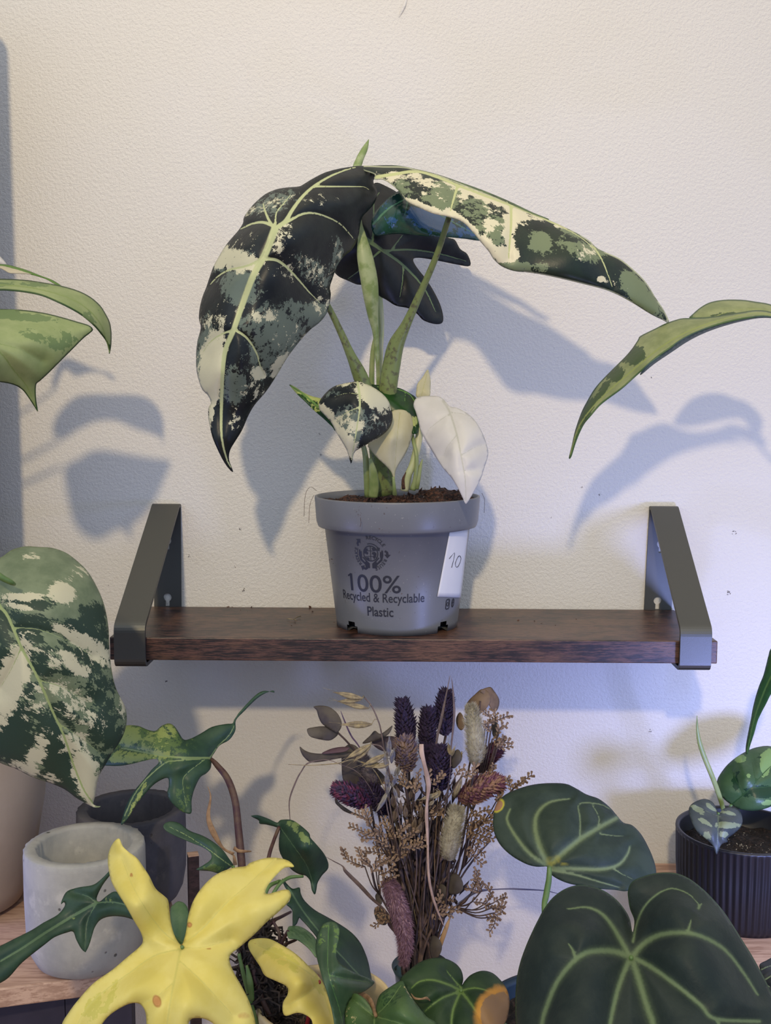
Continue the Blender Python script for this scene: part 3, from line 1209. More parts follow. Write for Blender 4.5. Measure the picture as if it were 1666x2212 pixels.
# crumbs and fibres caught on the rim
rg = random.Random(11)
for pts in ([(684, 1060, .065), (672, 1052, .07), (662, 1062, .075), (658, 1085, .078), (657, 1115, .08)],
            [(678, 1070, .07), (670, 1090, .075), (667, 1130, .078)], [(1041, 1065, .06), (1047, 1080, .06), (1046, 1108, .06)],
            [(779, 1118, .1262), (780, 1130, .1258), (778, 1138, .1254)]):
    c = catmull(pts, 5); mb = MB()
    tube_into(mb, [P(x, y, d) for x, y, d in c], [0.00014] * len(c), 4)
    mb.build('root_fibre', M_CHIP, soil)
mb = MB()
def crumb(p, s_):
    a, b, c = (Vector([rg.gauss(0, 1) for _ in range(3)]).normalized() for _ in range(3))
    pts = [p + a * s_ * 1.6, p - a * s_ * 1.4, p + b * s_ * .6, p - b * s_ * .5, p + c * s_ * .5, p - c * s_ * .6]
    mb.add(pts, [(0, 2, 4), (0, 4, 3), (0, 3, 5), (0, 5, 2), (1, 4, 2), (1, 3, 4), (1, 5, 3), (1, 2, 5)])
def rim_point(x, y, rim=True):
    q = P(x, y, 0.12) - CAM
    for i in range(600):
        p = CAM + q * (0.8 + i * 0.0007)
        rr = (RR + (RT - RR) * (p.z - ZR0) / (ZR1 - ZR0)) if p.z > ZR0 else body_r(p.z)
        if math.hypot(p.x - PC[0], p.y - PC[1]) < rr:
            return p
    return None
for (x, y, n_, s_) in ((772, 1100, 14, .0007), (775, 1110, 8, .0006), (671, 1095, 6, .0006), (806, 1235, 6, .0005), (842, 1222, 5, .0006), (865, 1283, 3, .0005),
                       (716, 1213, 10, .0007), (726, 1222, 3, .0005), (912, 1230, 3, .0005), (923, 1275, 3, .0005), (695, 1085, 6, .0004), (825, 1106, 4, .0005),
                       (822, 1145, 5, .0004), (1000, 1125, 3, .0005), (965, 1115, 3, .0005), (860, 1340, 3, .0004), (728, 1285, 3, .0005), (780, 1300, 2, .0004)):
    for _ in range(n_):
        q = rim_point(x + rg.uniform(-6, 6), y + rg.uniform(-6, 6))
        if q is not None:
            crumb(q, s_ * rg.uniform(.5, 1))
o = mb.build('soil_crumbs', M_CHIP, soil, smooth=False); o['kind'] = 'stuff'

# petioles and sheaths --------------------------------------------------
# petiole of the great left leaf
px_tube('petiole', [(600, 498, .158, 5), (640, 545, .146, 6), (705, 655, .118, 6.5), (735, 715, .104, 7.5), (757, 765, .096, 10), (778, 812, .088, 16),
                    (795, 860, .082, 17), (812, 930, .078, 20), (822, 1000, .072, 23), (826, 1068, .068, 26)], M_PET_M, alo, flat=.7)
# petiole of the long right leaf
px_tube('petiole', [(970, 470, .128, 6), (942, 555, .112, 6.5), (905, 640, .098, 8), (878, 700, .09, 10.5), (856, 745, .084, 17), (846, 790, .08, 19),
                    (838, 840, .078, 20), (834, 900, .075, 21), (830, 1000, .07, 22), (828, 1066, .066, 24)], M_PET_M, alo, flat=.7)
# thinner middle petioles of the leaves behind
px_tube('petiole', [(790, 520, .075, 4), (808, 600, .07, 5), (816, 700, .066, 5), (806, 760, .066, 5.5), (803, 830, .066, 6), (806, 920, .066, 7), (812, 1060, .064, 9)], M_PET, alo)
px_tube('petiole', [(812, 540, .060, 4), (818, 610, .060, 5), (824, 690, .062, 6), (822, 760, .062, 6), (820, 840, .062, 7), (822, 1060, .062, 8)], M_PET_C, alo)
# the rolled new leaf
px_tube('rolled_leaf', [(797, 301, .060, .6), (789, 320, .061, 6), (777, 345, .064, 8), (770, 372, .068, 9), (772, 430, .088, 6), (778, 478, .097, 4), (782, 505, .100, 8),
                        (788, 550, .101, 17), (797, 600, .100, 19), (802, 640, .097, 17), (806, 680, .091, 12), (812, 720, .085, 7), (816, 780, .077, 5),
                        (818, 840, .070, 5), (820, 1060, .066, 7)], M_SPEAR, alo, flat=.6, n=8)

# great variegated leaf on the left
FA = (400, 280, 0.3962)
leaf('leaf', [(955, 197), (1000, 205), (1045, 222), (1078, 243), (1060, 262), (1030, 272), (1030, 295), (1045, 325), (1048, 360), (1030, 405), (1000, 440), (968, 475), (955, 520), (948, 570), (935, 610), (910, 655), (880, 680), (850, 710), (825, 755), (805, 810), (790, 860), (795, 900), (785, 960), (770, 1005), (735, 1050), (690, 1085), (650, 1125), (600, 1185), (550, 1255), (500, 1340), (440, 1430), (380, 1500), (345, 1560), (310, 1640), (270, 1705), (245, 1750), (240, 1800), (262, 1865), (235, 1845), (205, 1800), (175, 1740), (150, 1680), (135, 1620), (125, 1560), (128, 1515), (140, 1490), (125, 1450), (95, 1420), (75, 1370), (62, 1310), (60, 1220), (68, 1150), (85, 1080), (75, 1030), (80, 970), (95, 910), (115, 860), (135, 800), (155, 745), (185, 690), (215, 640), (255, 590), (290, 550), (315, 510), (320, 480), (345, 440), (385, 395), (440, 350), (500, 325), (560, 315), (620, 310), (650, 295), (700, 265), (760, 235), (830, 215), (900, 203)],
     [(490, 540, .172), (955, 197, .108), (1060, 240, .100), (640, 365, .150), (1040, 350, .112), (950, 560, .118), (700, 450, .152), (350, 440, .140), (450, 350, .135),
      (210, 640, .140), (370, 800, .178), (110, 870, .140), (800, 800, .132), (600, 700, .162), (265, 1090, .180), (62, 1220, .145), (770, 1000, .135), (500, 1000, .165), (205, 1320, .176),
      (80, 1400, .155), (480, 1350, .150), (200, 1680, .165), (128, 1560, .158), (320, 1600, .155), (262, 1865, .155)],
     M_ALO, alo, FA, step=4.5, pillow=.0035, groove=.0014, psize=26, curl=.006, curl_px=16,
     veins=[([(490, 540), (440, 670), (370, 800), (310, 960), (265, 1090), (220, 1200), (205, 1320), (200, 1440), (197, 1560), (200, 1680), (225, 1790), (255, 1850)], 20, 3),
            ([(490, 540), (545, 500), (590, 430), (640, 365), (700, 310), (780, 260), (860, 225), (930, 205)], 12, 3),
            ([(700, 310), (800, 310), (900, 310), (970, 312), (1010, 330)], 5, 1.5),
            ([(520, 525), (580, 490), (640, 460), (700, 455), (770, 475), (840, 510), (890, 560), (930, 610)], 8, 2),
            ([(440, 705), (500, 712), (560, 755), (620, 820), (680, 890), (740, 950)], 9, 2),
            ([(280, 1095), (340, 1140), (390, 1220), (410, 1290), (435, 1340)], 7, 2),
            ([(400, 715), (330, 745), (240, 765), (180, 800), (130, 850)], 7, 3),
            ([(255, 1095), (200, 1115), (140, 1155), (100, 1210)], 6, 2),
            ([(470, 520), (420, 505), (360, 515), (300, 545)], 9, 3),
            ([(480, 530), (455, 490), (435, 440), (425, 400)], 9, 3),
            ([(490, 520), (500, 450), (540, 400), (580, 350)], 5, 2)],
     cream=[(270, 710, 130, 50, 15, .35), (200, 700, 60, 50, 0, .4), (140, 1320, 55, 190, 8, .6), (160, 1180, 40, 70, 30, .3), (430, 1010, 80, 45, 0, .0), (400, 1330, 35, 30, 0, .4),
            (370, 1420, 60, 50, 0, -.05), (520, 1280, 30, 70, 35, .3), (700, 770, 110, 60, 35, -.12), (830, 670, 30, 60, 0, -.1), (480, 400, 110, 40, -20, -.1), (340, 440, 60, 30, -40, -.05),
            (740, 380, 130, 45, 0, -.22), (530, 560, 60, 50, -40, 0), (500, 640, 40, 30, 0, .1), (160, 1050, 70, 40, 0, .05), (550, 770, 70, 50, 40, -.15), (640, 1180, 120, 50, -50, -.1),
            (280, 1580, 50, 60, 0, -.1), (250, 960, 80, 40, 0, -.2), (140, 1560, 14, 90, 8, .2), (320, 620, 90, 40, -20, -.2), (740, 960, 60, 60, 0, -.05), (570, 1120, 90, 90, 0, -.2)],
     grey=[(300, 850, 90, 80, 30, .35), (350, 1060, 60, 50, 0, .1), (510, 1110, 130, 110, -20, .28), (620, 980, 100, 40, 10, .2), (720, 1010, 70, 60, 0, .35), (420, 1250, 80, 110, 0, .1),
           (270, 1390, 60, 90, 0, .2), (100, 1250, 40, 180, 8, .3), (700, 770, 120, 60, 35, .0), (830, 680, 35, 80, 0, .1), (550, 1240, 90, 60, -50, .2), (480, 400, 120, 50, -20, .05), (180, 1420, 40, 60, 0, .2),
           (480, 1020, 80, 60, 0, .2), (240, 720, 120, 60, 0, .1)],
     base=(-.62, -.58, -1))['label'] = 'huge drooping dark leaf with cream and grey patches'

# long right leaf seen from the side
FB = (760, 320, 0.4442)
leaf('leaf', [(110, 150), (150, 152), (190, 175), (235, 215), (270, 260), (330, 290), (400, 320), (480, 335), (540, 360), (590, 410), (630, 460), (668, 505), (690, 540), (730, 575), (790, 598), (860, 605), (940, 618), (1040, 640), (1130, 662), (1220, 685), (1290, 712), (1370, 755), (1450, 805), (1510, 835), (1545, 850), (1520, 790), (1480, 730), (1430, 650), (1370, 590), (1300, 535), (1200, 490), (1150, 445), (1060, 395), (960, 350), (880, 320), (800, 285), (700, 240), (600, 200), (500, 160), (420, 130), (320, 105), (250, 90), (150, 88), (60, 85), (20, 95), (60, 110), (110, 128)],
     [(20, 95, .098), (110, 150, .122), (330, 290, .150), (320, 107, .118), (540, 360, .158), (600, 200, .128), (690, 540, .165), (860, 605, .162), (880, 320, .136), (1100, 500, .158), (1150, 445, .145),
      (1130, 662, .158), (1200, 490, .146), (1370, 755, .147), (1370, 590, .138), (1545, 850, .132), (400, 250, .146), (750, 400, .158)],
     M_ALO_R, alo, FB, step=4.5, pillow=.0018, groove=.0008, psize=16, curl=.004, curl_px=8,
     veins=[([(120, 140), (200, 128), (320, 113), (420, 142), (510, 178), (640, 228), (780, 280), (900, 328), (1000, 372)], 8, 5),
            ([(515, 185), (495, 250), (480, 305)], 7, 3), ([(775, 285), (775, 380), (765, 500), (765, 540)], 7, 3),
            ([(1170, 480), (1185, 490), (1225, 560), (1270, 680)], 6, 2), ([(1000, 372), (1100, 425), (1170, 478)], 3, 2)],
     cream=[(350, 160, 80, 22, 15, .2), (200, 140, 70, 30, 0, .1), (330, 285, 170, 18, 18, .55), (560, 385, 110, 20, 42, .6), (650, 490, 40, 60, -30, .55), (690, 280, 60, 40, 20, -.05), (640, 238, 170, 16, 20, .3),
            (810, 325, 60, 30, 20, .4), (670, 370, 40, 40, 0, .2), (765, 400, 30, 110, 0, .3), (740, 520, 60, 35, 0, .55), (900, 335, 60, 14, 10, .2), (560, 310, 60, 50, 0, -.2), (1015, 378, 25, 14, 20, .35), (400, 230, 100, 36, 10, -.15),
            (1210, 635, 16, 12, 0, .4), (1300, 660, 80, 20, 20, -.15), (1150, 510, 50, 40, 0, -.05), (540, 240, 30, 20, -20, .2)],
     grey=[(450, 235, 70, 60, 0, .4), (600, 290, 80, 50, 20, .1), (915, 455, 50, 40, 0, .35), (1140, 500, 80, 35, 15, .35), (1400, 710, 110, 38, 48, .6), (1060, 405, 45, 20, 20, .2), (760, 570, 80, 30, 10, .4),
           (870, 580, 80, 26, 0, .1), (240, 210, 60, 60, 40, .1), (690, 400, 90, 90, 0, .15), (1000, 480, 120, 60, 0, -.15)],
     base=(-.6, -.55, -1))['label'] = 'long curved leaf reaching right, cream-splashed near its base'
# the darker far half of that leaf folded back over the midrib
leaf('leaf_fold', [(30, 92), (120, 84), (220, 84), (320, 103), (420, 128), (520, 162), (640, 205), (760, 255), (880, 312), (960, 345), (900, 335), (780, 284), (640, 232), (500, 180), (400, 140), (300, 116), (180, 120), (90, 122)],
     [(30, 92, .094), (320, 105, .106), (520, 165, .112), (760, 256, .120), (960, 345, .128), (300, 116, .112), (780, 284, .124), (500, 180, .118)],
     leaf_mat('fold_green', srgb(40, 56, 36), srgb(92, 116, 70), cream=srgb(210, 210, 160), ns=110), alo, FB, step=4, base=(-.3, -.5, -1))

# dark leaf hanging behind
leaf('leaf', [(1035, 290), (1100, 310), (1180, 360), (1300, 480), (1420, 580), (1470, 600), (1500, 650), (1540, 680), (1555, 742), (1480, 735), (1380, 715), (1290, 700), (1245, 705), (1260, 745), (1310, 810), (1350, 870), (1390, 950), (1408, 1020), (1400, 1055), (1360, 1060), (1300, 1040), (1265, 1005), (1220, 975), (1150, 960), (1100, 930), (1050, 900), (1000, 850), (940, 845), (890, 825), (830, 795), (800, 740), (830, 660), (900, 600), (940, 500), (960, 430), (1000, 350)],
     [(985, 600, .088), (1035, 290, .060), (1300, 480, .050), (1555, 742, .022), (1245, 700, .052), (1400, 1050, .045), (1200, 870, .062), (830, 790, .062), (1000, 850, .068), (1200, 620, .058), (1470, 600, .034)],
     M_ALO_D, alo, FA, step=5, pillow=.003, groove=.0012, curl=.003,
     veins=[([(960, 580), (1020, 620), (1080, 660), (1190, 740), (1300, 860), (1370, 1000)], 13, 2), ([(1080, 660), (1240, 655), (1400, 680), (1540, 720)], 6, 2),
            ([(1060, 665), (1020, 700), (960, 760), (880, 820)], 6, 2), ([(1190, 740), (1185, 830), (1170, 920)], 4, 1.5), ([(1020, 620), (1030, 520), (1030, 400), (1060, 340)], 6, 2),
            ([(1130, 650), (1190, 570)], 5, 2)])['label'] = 'near-black leaf hanging behind the petioles'

# glossy green leaf between them, its blue reflection painted as patches
leaf('leaf', [(1015, 520), (1030, 460), (1080, 400), (1130, 355), (1175, 333), (1230, 350), (1330, 400), (1440, 440), (1530, 480), (1600, 540), (1655, 598), (1600, 605), (1520, 595), (1400, 585), (1300, 580), (1200, 570), (1130, 570), (1060, 580), (1030, 570)],
     [(1015, 520, .090), (1175, 333, .100), (1655, 598, .085), (1200, 570, .104), (1400, 585, .104), (1330, 420, .092), (1200, 460, .108)],
     M_ALO_G, alo, FA, step=4.5, wav=.0015,
     veins=[([(1025, 515), (1110, 430), (1215, 370)], 6, 3), ([(1215, 370), (1208, 420), (1195, 470)], 5, 1.5), ([(1215, 370), (1400, 470), (1600, 580)], 4, 2)],
     grey=[(1130, 500, 80, 30, -10, .0), (1330, 500, 140, 45, 15, .3), (1100, 420, 40, 30, -40, -.1), (1500, 550, 80, 30, 10, .1)], base=(-.6, -.5, -1))['label'] = 'glossy green leaf tucked under the long right leaf'

# ---- small leaves of the side shoot
FC = (600, 780, 0.3001)
# stems
px_tube('petiole', [(773, 828, .114, 3), (765, 860, .108, 4), (775, 930, .10, 5), (788, 975, .095, 6), (793, 1020, .09, 8), (796, 1072, .085, 9)], M_PET, alo)
px_tube('petiole', [(850, 1030, .105, 3), (852, 1055, .104, 4), (853, 1068, .10, 5)], M_PET, alo)
px_tube('petiole', [(888, 880, .074, 3), (890, 935, .085, 4), (900, 985, .092, 4.5), (898, 1030, .09, 5), (892, 1058, .088, 6.5)], M_PET, alo)
px_tube('petiole', [(912, 860, .080, 5), (906, 940, .085, 8), (893, 1000, .088, 8), (880, 1030, .088, 8), (874, 1060, .086, 9)], M_PET_C, alo, flat=.6)
px_tube('petiole', [(968, 895, .105, 3), (930, 905, .085, 3.5), (905, 950, .08, 4), (888, 1010, .08, 5), (882, 1058, .08, 6)], M_PET_C, alo)
px_tube('sheath', [(913, 992, .09, 1), (908, 1010, .09, 4), (903, 1040, .09, 5), (900, 1056, .088, 5)], M_PET, alo, flat=.5)
px_tube('sheath', [(800, 990, .098, 3), (806, 1020, .095, 9), (808, 1050, .092, 11), (806, 1074, .09, 10)], M_PET, alo, flat=.5)
px_tube('dry_sheath', [(877, 1020, .09, .6), (871, 1036, .09, 3), (872, 1056, .088, 4)], M_CHIP, alo, flat=.5)
# dark green leaf wedged behind, with its pointed tip to the left
leaf('leaf', [(85, 170), (130, 188), (180, 222), (240, 250), (310, 268), (420, 300), (420, 490), (390, 468), (330, 412), (260, 352), (200, 292), (140, 235)],
     [(85, 170, .105), (250, 300, .108), (400, 300, .095), (410, 480, .100), (310, 268, .100)], M_ALO_S, alo, FC, step=4,
     veins=[([(90, 175), (200, 250), (400, 420)], 5, 8)], cream=[(200, 235, 130, 22, 25, .3), (280, 330, 40, 40, 0, 0)], base=(-.55, -.5, -1))['label'] = 'narrow green leaf tip pointing left'
leaf('leaf', [(660, 178), (720, 172), (800, 180), (880, 195), (950, 230), (1000, 270), (1012, 350), (1018, 430), (1010, 515), (968, 520), (955, 470), (900, 440), (800, 400), (720, 300)],
     [(680, 178, .085), (880, 195, .078), (1010, 270, .080), (1012, 515, .096), (800, 380, .092), (900, 300, .090)],
     leaf_mat('deep_green_leaf', srgb(16, 46, 18), srgb(30, 72, 22), vein=srgb(96, 140, 60), cream=srgb(190, 200, 120), rough=.3, trans=.15, ns=240), alo, FC, step=4,
     veins=[([(720, 185), (850, 200), (950, 240), (1000, 330), (1010, 460)], 5, 3), ([(920, 215), (915, 300)], 4, 2)], cream=[(990, 430, 25, 40, 0, .1)], base=(-.75, -.5, -1))['label'] = 'dark green leaf arching between the small pale leaves'
leaf('leaf', [(1080, 60), (1095, 100), (1102, 150), (1100, 200), (1095, 250), (1050, 262), (1000, 258), (998, 210), (1008, 160), (1040, 120)],
     [(1080, 60, .078), (1100, 200, .076), (1000, 210, .078), (1050, 260, .080)], M_CREAM, alo, FC, step=3.5, veins=[([(1080, 70), (1060, 150), (1035, 250)], 4, 3)])['label'] = 'tiny cream leaf just opening'
leaf('leaf', [(830, 358), (900, 350), (950, 375), (980, 430), (978, 500), (950, 600), (915, 680), (870, 750), (848, 800), (841, 855), (818, 800), (780, 755), (720, 700), (670, 640), (650, 600), (700, 500), (760, 420)],
     [(880, 352, .098), (980, 440, .092), (841, 855, .106), (650, 600, .100), (830, 550, .112), (740, 500, .1), (920, 600, .1)],
     M_CREAM, alo, FC, step=4, veins=[([(880, 370), (860, 550), (838, 840)], 3.5, 2)])['label'] = 'cream heart-shaped leaf with a fine drip tip'
leaf('leaf', [(580, 143), (640, 165), (700, 195), (760, 240), (800, 290), (815, 340), (828, 390), (820, 450), (790, 500), (730, 550), (660, 590), (600, 625), (560, 650), (545, 680), (530, 738), (515, 700), (500, 650), (480, 610), (450, 560), (420, 510), (390, 450), (340, 390), (300, 345), (298, 300), (320, 260), (360, 215), (410, 180), (480, 160), (540, 150)],
     [(580, 145, .122), (820, 400, .112), (300, 320, .112), (590, 350, .135), (530, 735, .128), (700, 200, .118), (420, 180, .118), (560, 560, .136), (400, 470, .122), (700, 570, .122)],
     M_ALO, alo, FC, step=3.5, pillow=.0015, groove=.0007, psize=12, curl=.0035, curl_px=8,
     veins=[([(575, 150), (590, 250), (590, 350), (575, 450), (550, 600), (530, 720)], 9, 3), ([(590, 330), (500, 370), (420, 430)], 5, 2), ([(590, 240), (500, 230), (400, 260)], 3, 1.5)],
     cream=[(700, 260, 120, 60, 35, .55), (640, 190, 60, 30, 20, 0), (440, 540, 50, 120, -30, .4), (560, 470, 70, 50, 0, .15), (480, 410, 70, 40, -20, .05), (350, 370, 60, 30, 50, .4), (720, 430, 60, 30, 30, -.1), (700, 580, 120, 12, -28, .3), (530, 620, 40, 70, 0, .3), (450, 170, 90, 14, -10, 0)],
     grey=[(500, 420, 100, 70, -10, .3), (550, 540, 40, 90, 0, .3), (600, 440, 150, 80, 0, .0), (420, 210, 120, 40, -20, -.1)], base=(-.55, -.5, -1))['label'] = 'small heart leaf splashed half cream, half black-green'
leaf('leaf', [(990, 275), (1030, 255), (1100, 250), (1160, 255), (1200, 280), (1240, 325), (1300, 340), (1370, 380), (1430, 440), (1480, 530), (1510, 620), (1515, 680), (1485, 780), (1462, 850), (1430, 910), (1390, 980), (1355, 1027), (1330, 980), (1300, 920), (1250, 840), (1190, 770), (1130, 680), (1070, 580), (1030, 500), (1010, 420), (992, 360), (978, 320)],
     [(1240, 370, .112), (990, 290, .100), (1100, 250, .098), (1480, 530, .118), (1515, 680, .122), (1355, 1027, .140), (1130, 680, .118), (1310, 650, .136), (1010, 420, .106), (1350, 850, .140)],
     M_WHITE, alo, FC, step=4, pillow=.0022, groove=.0006, psize=14, curl=.003,
     veins=[([(1190, 285), (1240, 370), (1290, 530), (1320, 680), (1350, 850), (1355, 1010)], 8, 3), ([(1240, 380), (1170, 425), (1090, 490), (1070, 540)], 3, 1.5), ([(1240, 370), (1330, 380), (1400, 420)], 3, 1.5),
            ([(1290, 530), (1220, 620), (1200, 680)], 2.5, 1), ([(1320, 680), (1420, 620), (1480, 600)], 2.5, 1), ([(1335, 790), (1420, 780)], 2, 1)])['label'] = 'broad pure white leaf hanging over the pot rim'
# ------------------------------------------------------------------ more plant materials
M_MON = leaf_mat('marbled_leaf', srgb(100, 114, 88), srgb(122, 134, 106), vein=srgb(150, 164, 110), vsoft=.3, cream=srgb(192, 188, 160),
                 grey=srgb(44, 62, 50), ns=260, na=1.15, fsp=.9, streak=3.0, rot=math.radians(30), rough=0.5, spec=0.3, trans=0.12, fine=0.35,
                 rimcol=srgb(126, 138, 104), det=7)
M_PHI = leaf_mat('lobed_green_leaf', srgb(48, 72, 56), srgb(60, 86, 62), vein=srgb(132, 150, 98), cream=srgb(140, 154, 88), grey=srgb(88, 112, 66),
                 ns=230, na=1.0, rough=0.45, spec=0.35, trans=0.15, fine=0.35)
M_PHI_D = leaf_mat('deep_lobed_leaf', srgb(40, 62, 50), srgb(52, 76, 56), vein=srgb(84, 108, 78), cream=srgb(118, 136, 82), rough=0.45,
                   spec=0.35, trans=0.12, fine=0.35)
M_PHI_P = leaf_mat('pale_mottled_leaf', srgb(88, 118, 76), srgb(112, 138, 94), vein=srgb(140, 158, 110), grey=srgb(72, 104, 62), ns=300,
                   na=1.2, rough=0.45, trans=0.15, fine=0.4)
M_YEL = leaf_mat('yellow_leaf', srgb(226, 212, 112), srgb(232, 220, 130), vein=srgb(216, 208, 118), rough=0.42, spec=0.35, trans=0.3, fine=0.12,
                 spot=srgb(196, 150, 80), spot2=srgb(214, 158, 96), vsoft=.9, grey=srgb(216, 208, 104), ns=60)
M_STEM_R = plain('reddish_stem', srgb(64, 36, 40), 0.5, srgb(84, 62, 48), ns=120, bump=0.5, bscale=700)
M_STEM_G = plain('green_stem', srgb(74, 104, 52), 0.45, srgb(92, 116, 62), ns=120)
M_DRY = plain('dry_sheath', srgb(164, 132, 98), 0.7, srgb(130, 100, 72), ns=220, trans=0.15)
M_CREAMPOT = plain('cream_glaze', srgb(212, 192, 146), 0.35, srgb(204, 182, 138), ns=30)
M_GRNLEAF = leaf_mat('smooth_green_leaf', srgb(150, 166, 108), srgb(168, 180, 124), vein=srgb(146, 164, 96), vsoft=.7, rough=0.4, spec=0.4, trans=0.3,
                     fine=0.4, grey=srgb(120, 142, 90), ns=70, rimcol=srgb(60, 88, 44))
M_GRNLEAF2 = leaf_mat('arching_green_leaf', srgb(130, 140, 92), srgb(156, 162, 112), vein=srgb(150, 160, 92), vsoft=.7, rough=0.4, spec=0.4, trans=0.2,
                      fine=0.4, grey=srgb(76, 92, 60), ns=60, rimcol=srgb(72, 100, 54))
M_DKGRN = leaf_mat('narrow_dark_leaf', srgb(40, 78, 40), srgb(56, 92, 48), vein=srgb(84, 118, 62), rough=0.35, trans=0.15)
M_ANT = leaf_mat('velvet_anthurium_leaf', srgb(32, 42, 40), srgb(44, 53, 48), vein=srgb(98, 114, 82), vsoft=.75, vhalo=.3, rough=0.55, spec=0.18, trans=0.03,
                 fine=0.5, vjit=0.45, sheen=0.02, spot=srgb(180, 140, 70), spot2=srgb(138, 104, 72), mns=40, rimcol=srgb(48, 72, 46))
M_ANT2 = leaf_mat('velvet_anthurium_leaf', srgb(42, 54, 46), srgb(54, 66, 56), vein=srgb(108, 122, 88), vsoft=.7, vhalo=.35, rough=0.55, spec=0.18, trans=0.03,
                  fine=0.5, vjit=0.5, sheen=0.02, spot=srgb(170, 160, 60), spot2=srgb(150, 112, 84), mns=40)
M_SPADE = leaf_mat('dusky_variegated_leaf', srgb(52, 60, 62), srgb(66, 74, 72), vein=srgb(88, 100, 80), cream=srgb(124, 134, 104), ns=120, rough=0.45,
                   streak=2.4, rot=math.radians(25), trans=0.05, fine=0.3)
M_ROUND = leaf_mat('round_mottled_leaf', srgb(62, 92, 58), srgb(76, 104, 66), vein=srgb(52, 84, 46), cream=srgb(134, 166, 100), grey=srgb(30, 62, 36), ns=60, det=4,
                   na=.9, rough=0.35, trans=0.25, fine=0.5)
M_DKVEIN = leaf_mat('dark_veined_leaf', srgb(26, 30, 34), srgb(36, 42, 44), vein=srgb(110, 128, 100), rough=0.5)
M_TEAL = plain('dark_teal_pot', srgb(14, 38, 54), 0.45)

FG = (0, 1150, 0.4202)
FD = (0, 1650, 0.3361)
FE = (480, 1700, 0.3842)
FF = (1030, 1500, 0.3818)
FH = (0, 500, 0.3001)
FI = (1180, 600, 0.2917)

# ------------------------------------------------------------------ green leaved plant reaching in from the left
lp = thing('climbing_plant', (-0.41, -0.18, LOWZ), 'plain green leaves arching in at the upper left edge, stem beyond the frame', 'plant')
leaf('leaf', [(0, 340), (80, 342), (200, 350), (330, 370), (440, 390), (560, 425), (650, 470), (720, 530), (760, 590), (790, 650), (803, 720), (803, 800), (797, 850), (790, 880), (785, 850), (765, 790), (730, 740), (680, 680), (600, 610), (520, 560), (420, 510), (300, 460), (180, 435), (60, 422), (0, 420), (-150, 425), (-300, 430), (-380, 400), (-300, 360), (-150, 342)],
     [(-380, 400, .20), (0, 340, .160), (0, 420, .185), (440, 390, .150), (420, 510, .175), (720, 530, .140), (680, 680, .160), (790, 880, .142), (803, 720, .138)],
     M_GRNLEAF, lp, FH, veins=[([(-380, 400), (0, 385), (300, 420), (560, 510), (720, 660), (790, 870)], 6, 3)], grey=[(680, 600, 60, 90, -40, -.1), (100, 380, 200, 15, 0, .1)])
leaf('leaf', [(-380, 600), (-150, 555), (0, 558), (100, 560), (200, 568), (330, 588), (450, 618), (560, 650), (640, 675), (670, 705), (650, 730), (600, 770), (520, 850), (430, 940), (350, 1020), (290, 1075), (262, 1100), (258, 1160), (262, 1220), (272, 1295), (240, 1250), (200, 1190), (160, 1140), (100, 1105), (0, 1085), (-150, 1080), (-330, 1000), (-440, 850)],
     [(-440, 850, .24), (0, 560, .195), (-150, 600, .21), (670, 705, .190), (0, 1085, .225), (262, 1100, .212), (272, 1295, .208), (200, 800, .225), (-100, 800, .24)],
     M_GRNLEAF, lp, FH, veins=[([(-400, 560), (-200, 700), (0, 870), (100, 1000), (190, 1110), (262, 1270)], 7, 3), ([(0, 810), (150, 850), (300, 930)], 3, 1)], grey=[(60, 600, 260, 26, 5, .5), (380, 790, 200, 60, 10, .15)])
leaf('leaf', [(-200, 232), (-60, 230), (0, 234), (60, 240), (130, 258), (200, 280), (300, 320), (380, 350), (443, 392), (400, 378), (330, 338), (220, 306), (150, 300), (70, 296), (30, 275), (0, 262), (-80, 258), (-200, 255)],
     [(-200, 240, .16), (0, 234, .13), (443, 392, .13), (70, 296, .14), (200, 280, .13)],
     leaf_mat('green_edge_leaf', srgb(206, 196, 166), srgb(214, 204, 176), vein=srgb(104, 142, 62), rough=.4, trans=.3, vsoft=.1), lp, FH, pillow=.0005,
     veins=[([(-200, 236), (0, 236), (60, 246), (130, 264), (220, 292), (300, 324), (380, 352), (443, 390)], 11, 14)])
leaf('leaf', [(-160, 60), (-60, 110), (0, 178), (30, 210), (48, 242), (0, 240), (-100, 232), (-200, 200)], [(-160, 60, .11), (0, 178, .12), (48, 242, .12), (-200, 200, .12)], M_WHITE, lp, FH)
px_tube('petiole', [(-110, 622, .20, 4), (-200, 700, .19, 5), (-480, 860, .18, 6)], M_STEM_G, lp)
px_tube('petiole', [(-120, 672, .21, 4), (-190, 760, .19, 5), (-490, 920, .18, 6)], M_STEM_G, lp)
px_tube('petiole', [(-60, 572, .16, 3), (-200, 640, .17, 4), (-490, 800, .18, 6)], M_STEM_G, lp)
px_tube('petiole', [(-50, 540, .12, 3), (-180, 600, .15, 4), (-490, 780, .18, 6)], M_STEM_G, lp)
px_tube('stem', [(-500, 740, .18, 8), (-515, 1000, .18, 11), (-530, 1500, .18, 12), (-560, 2250, .18, 13)], M_STEM_G, lp)

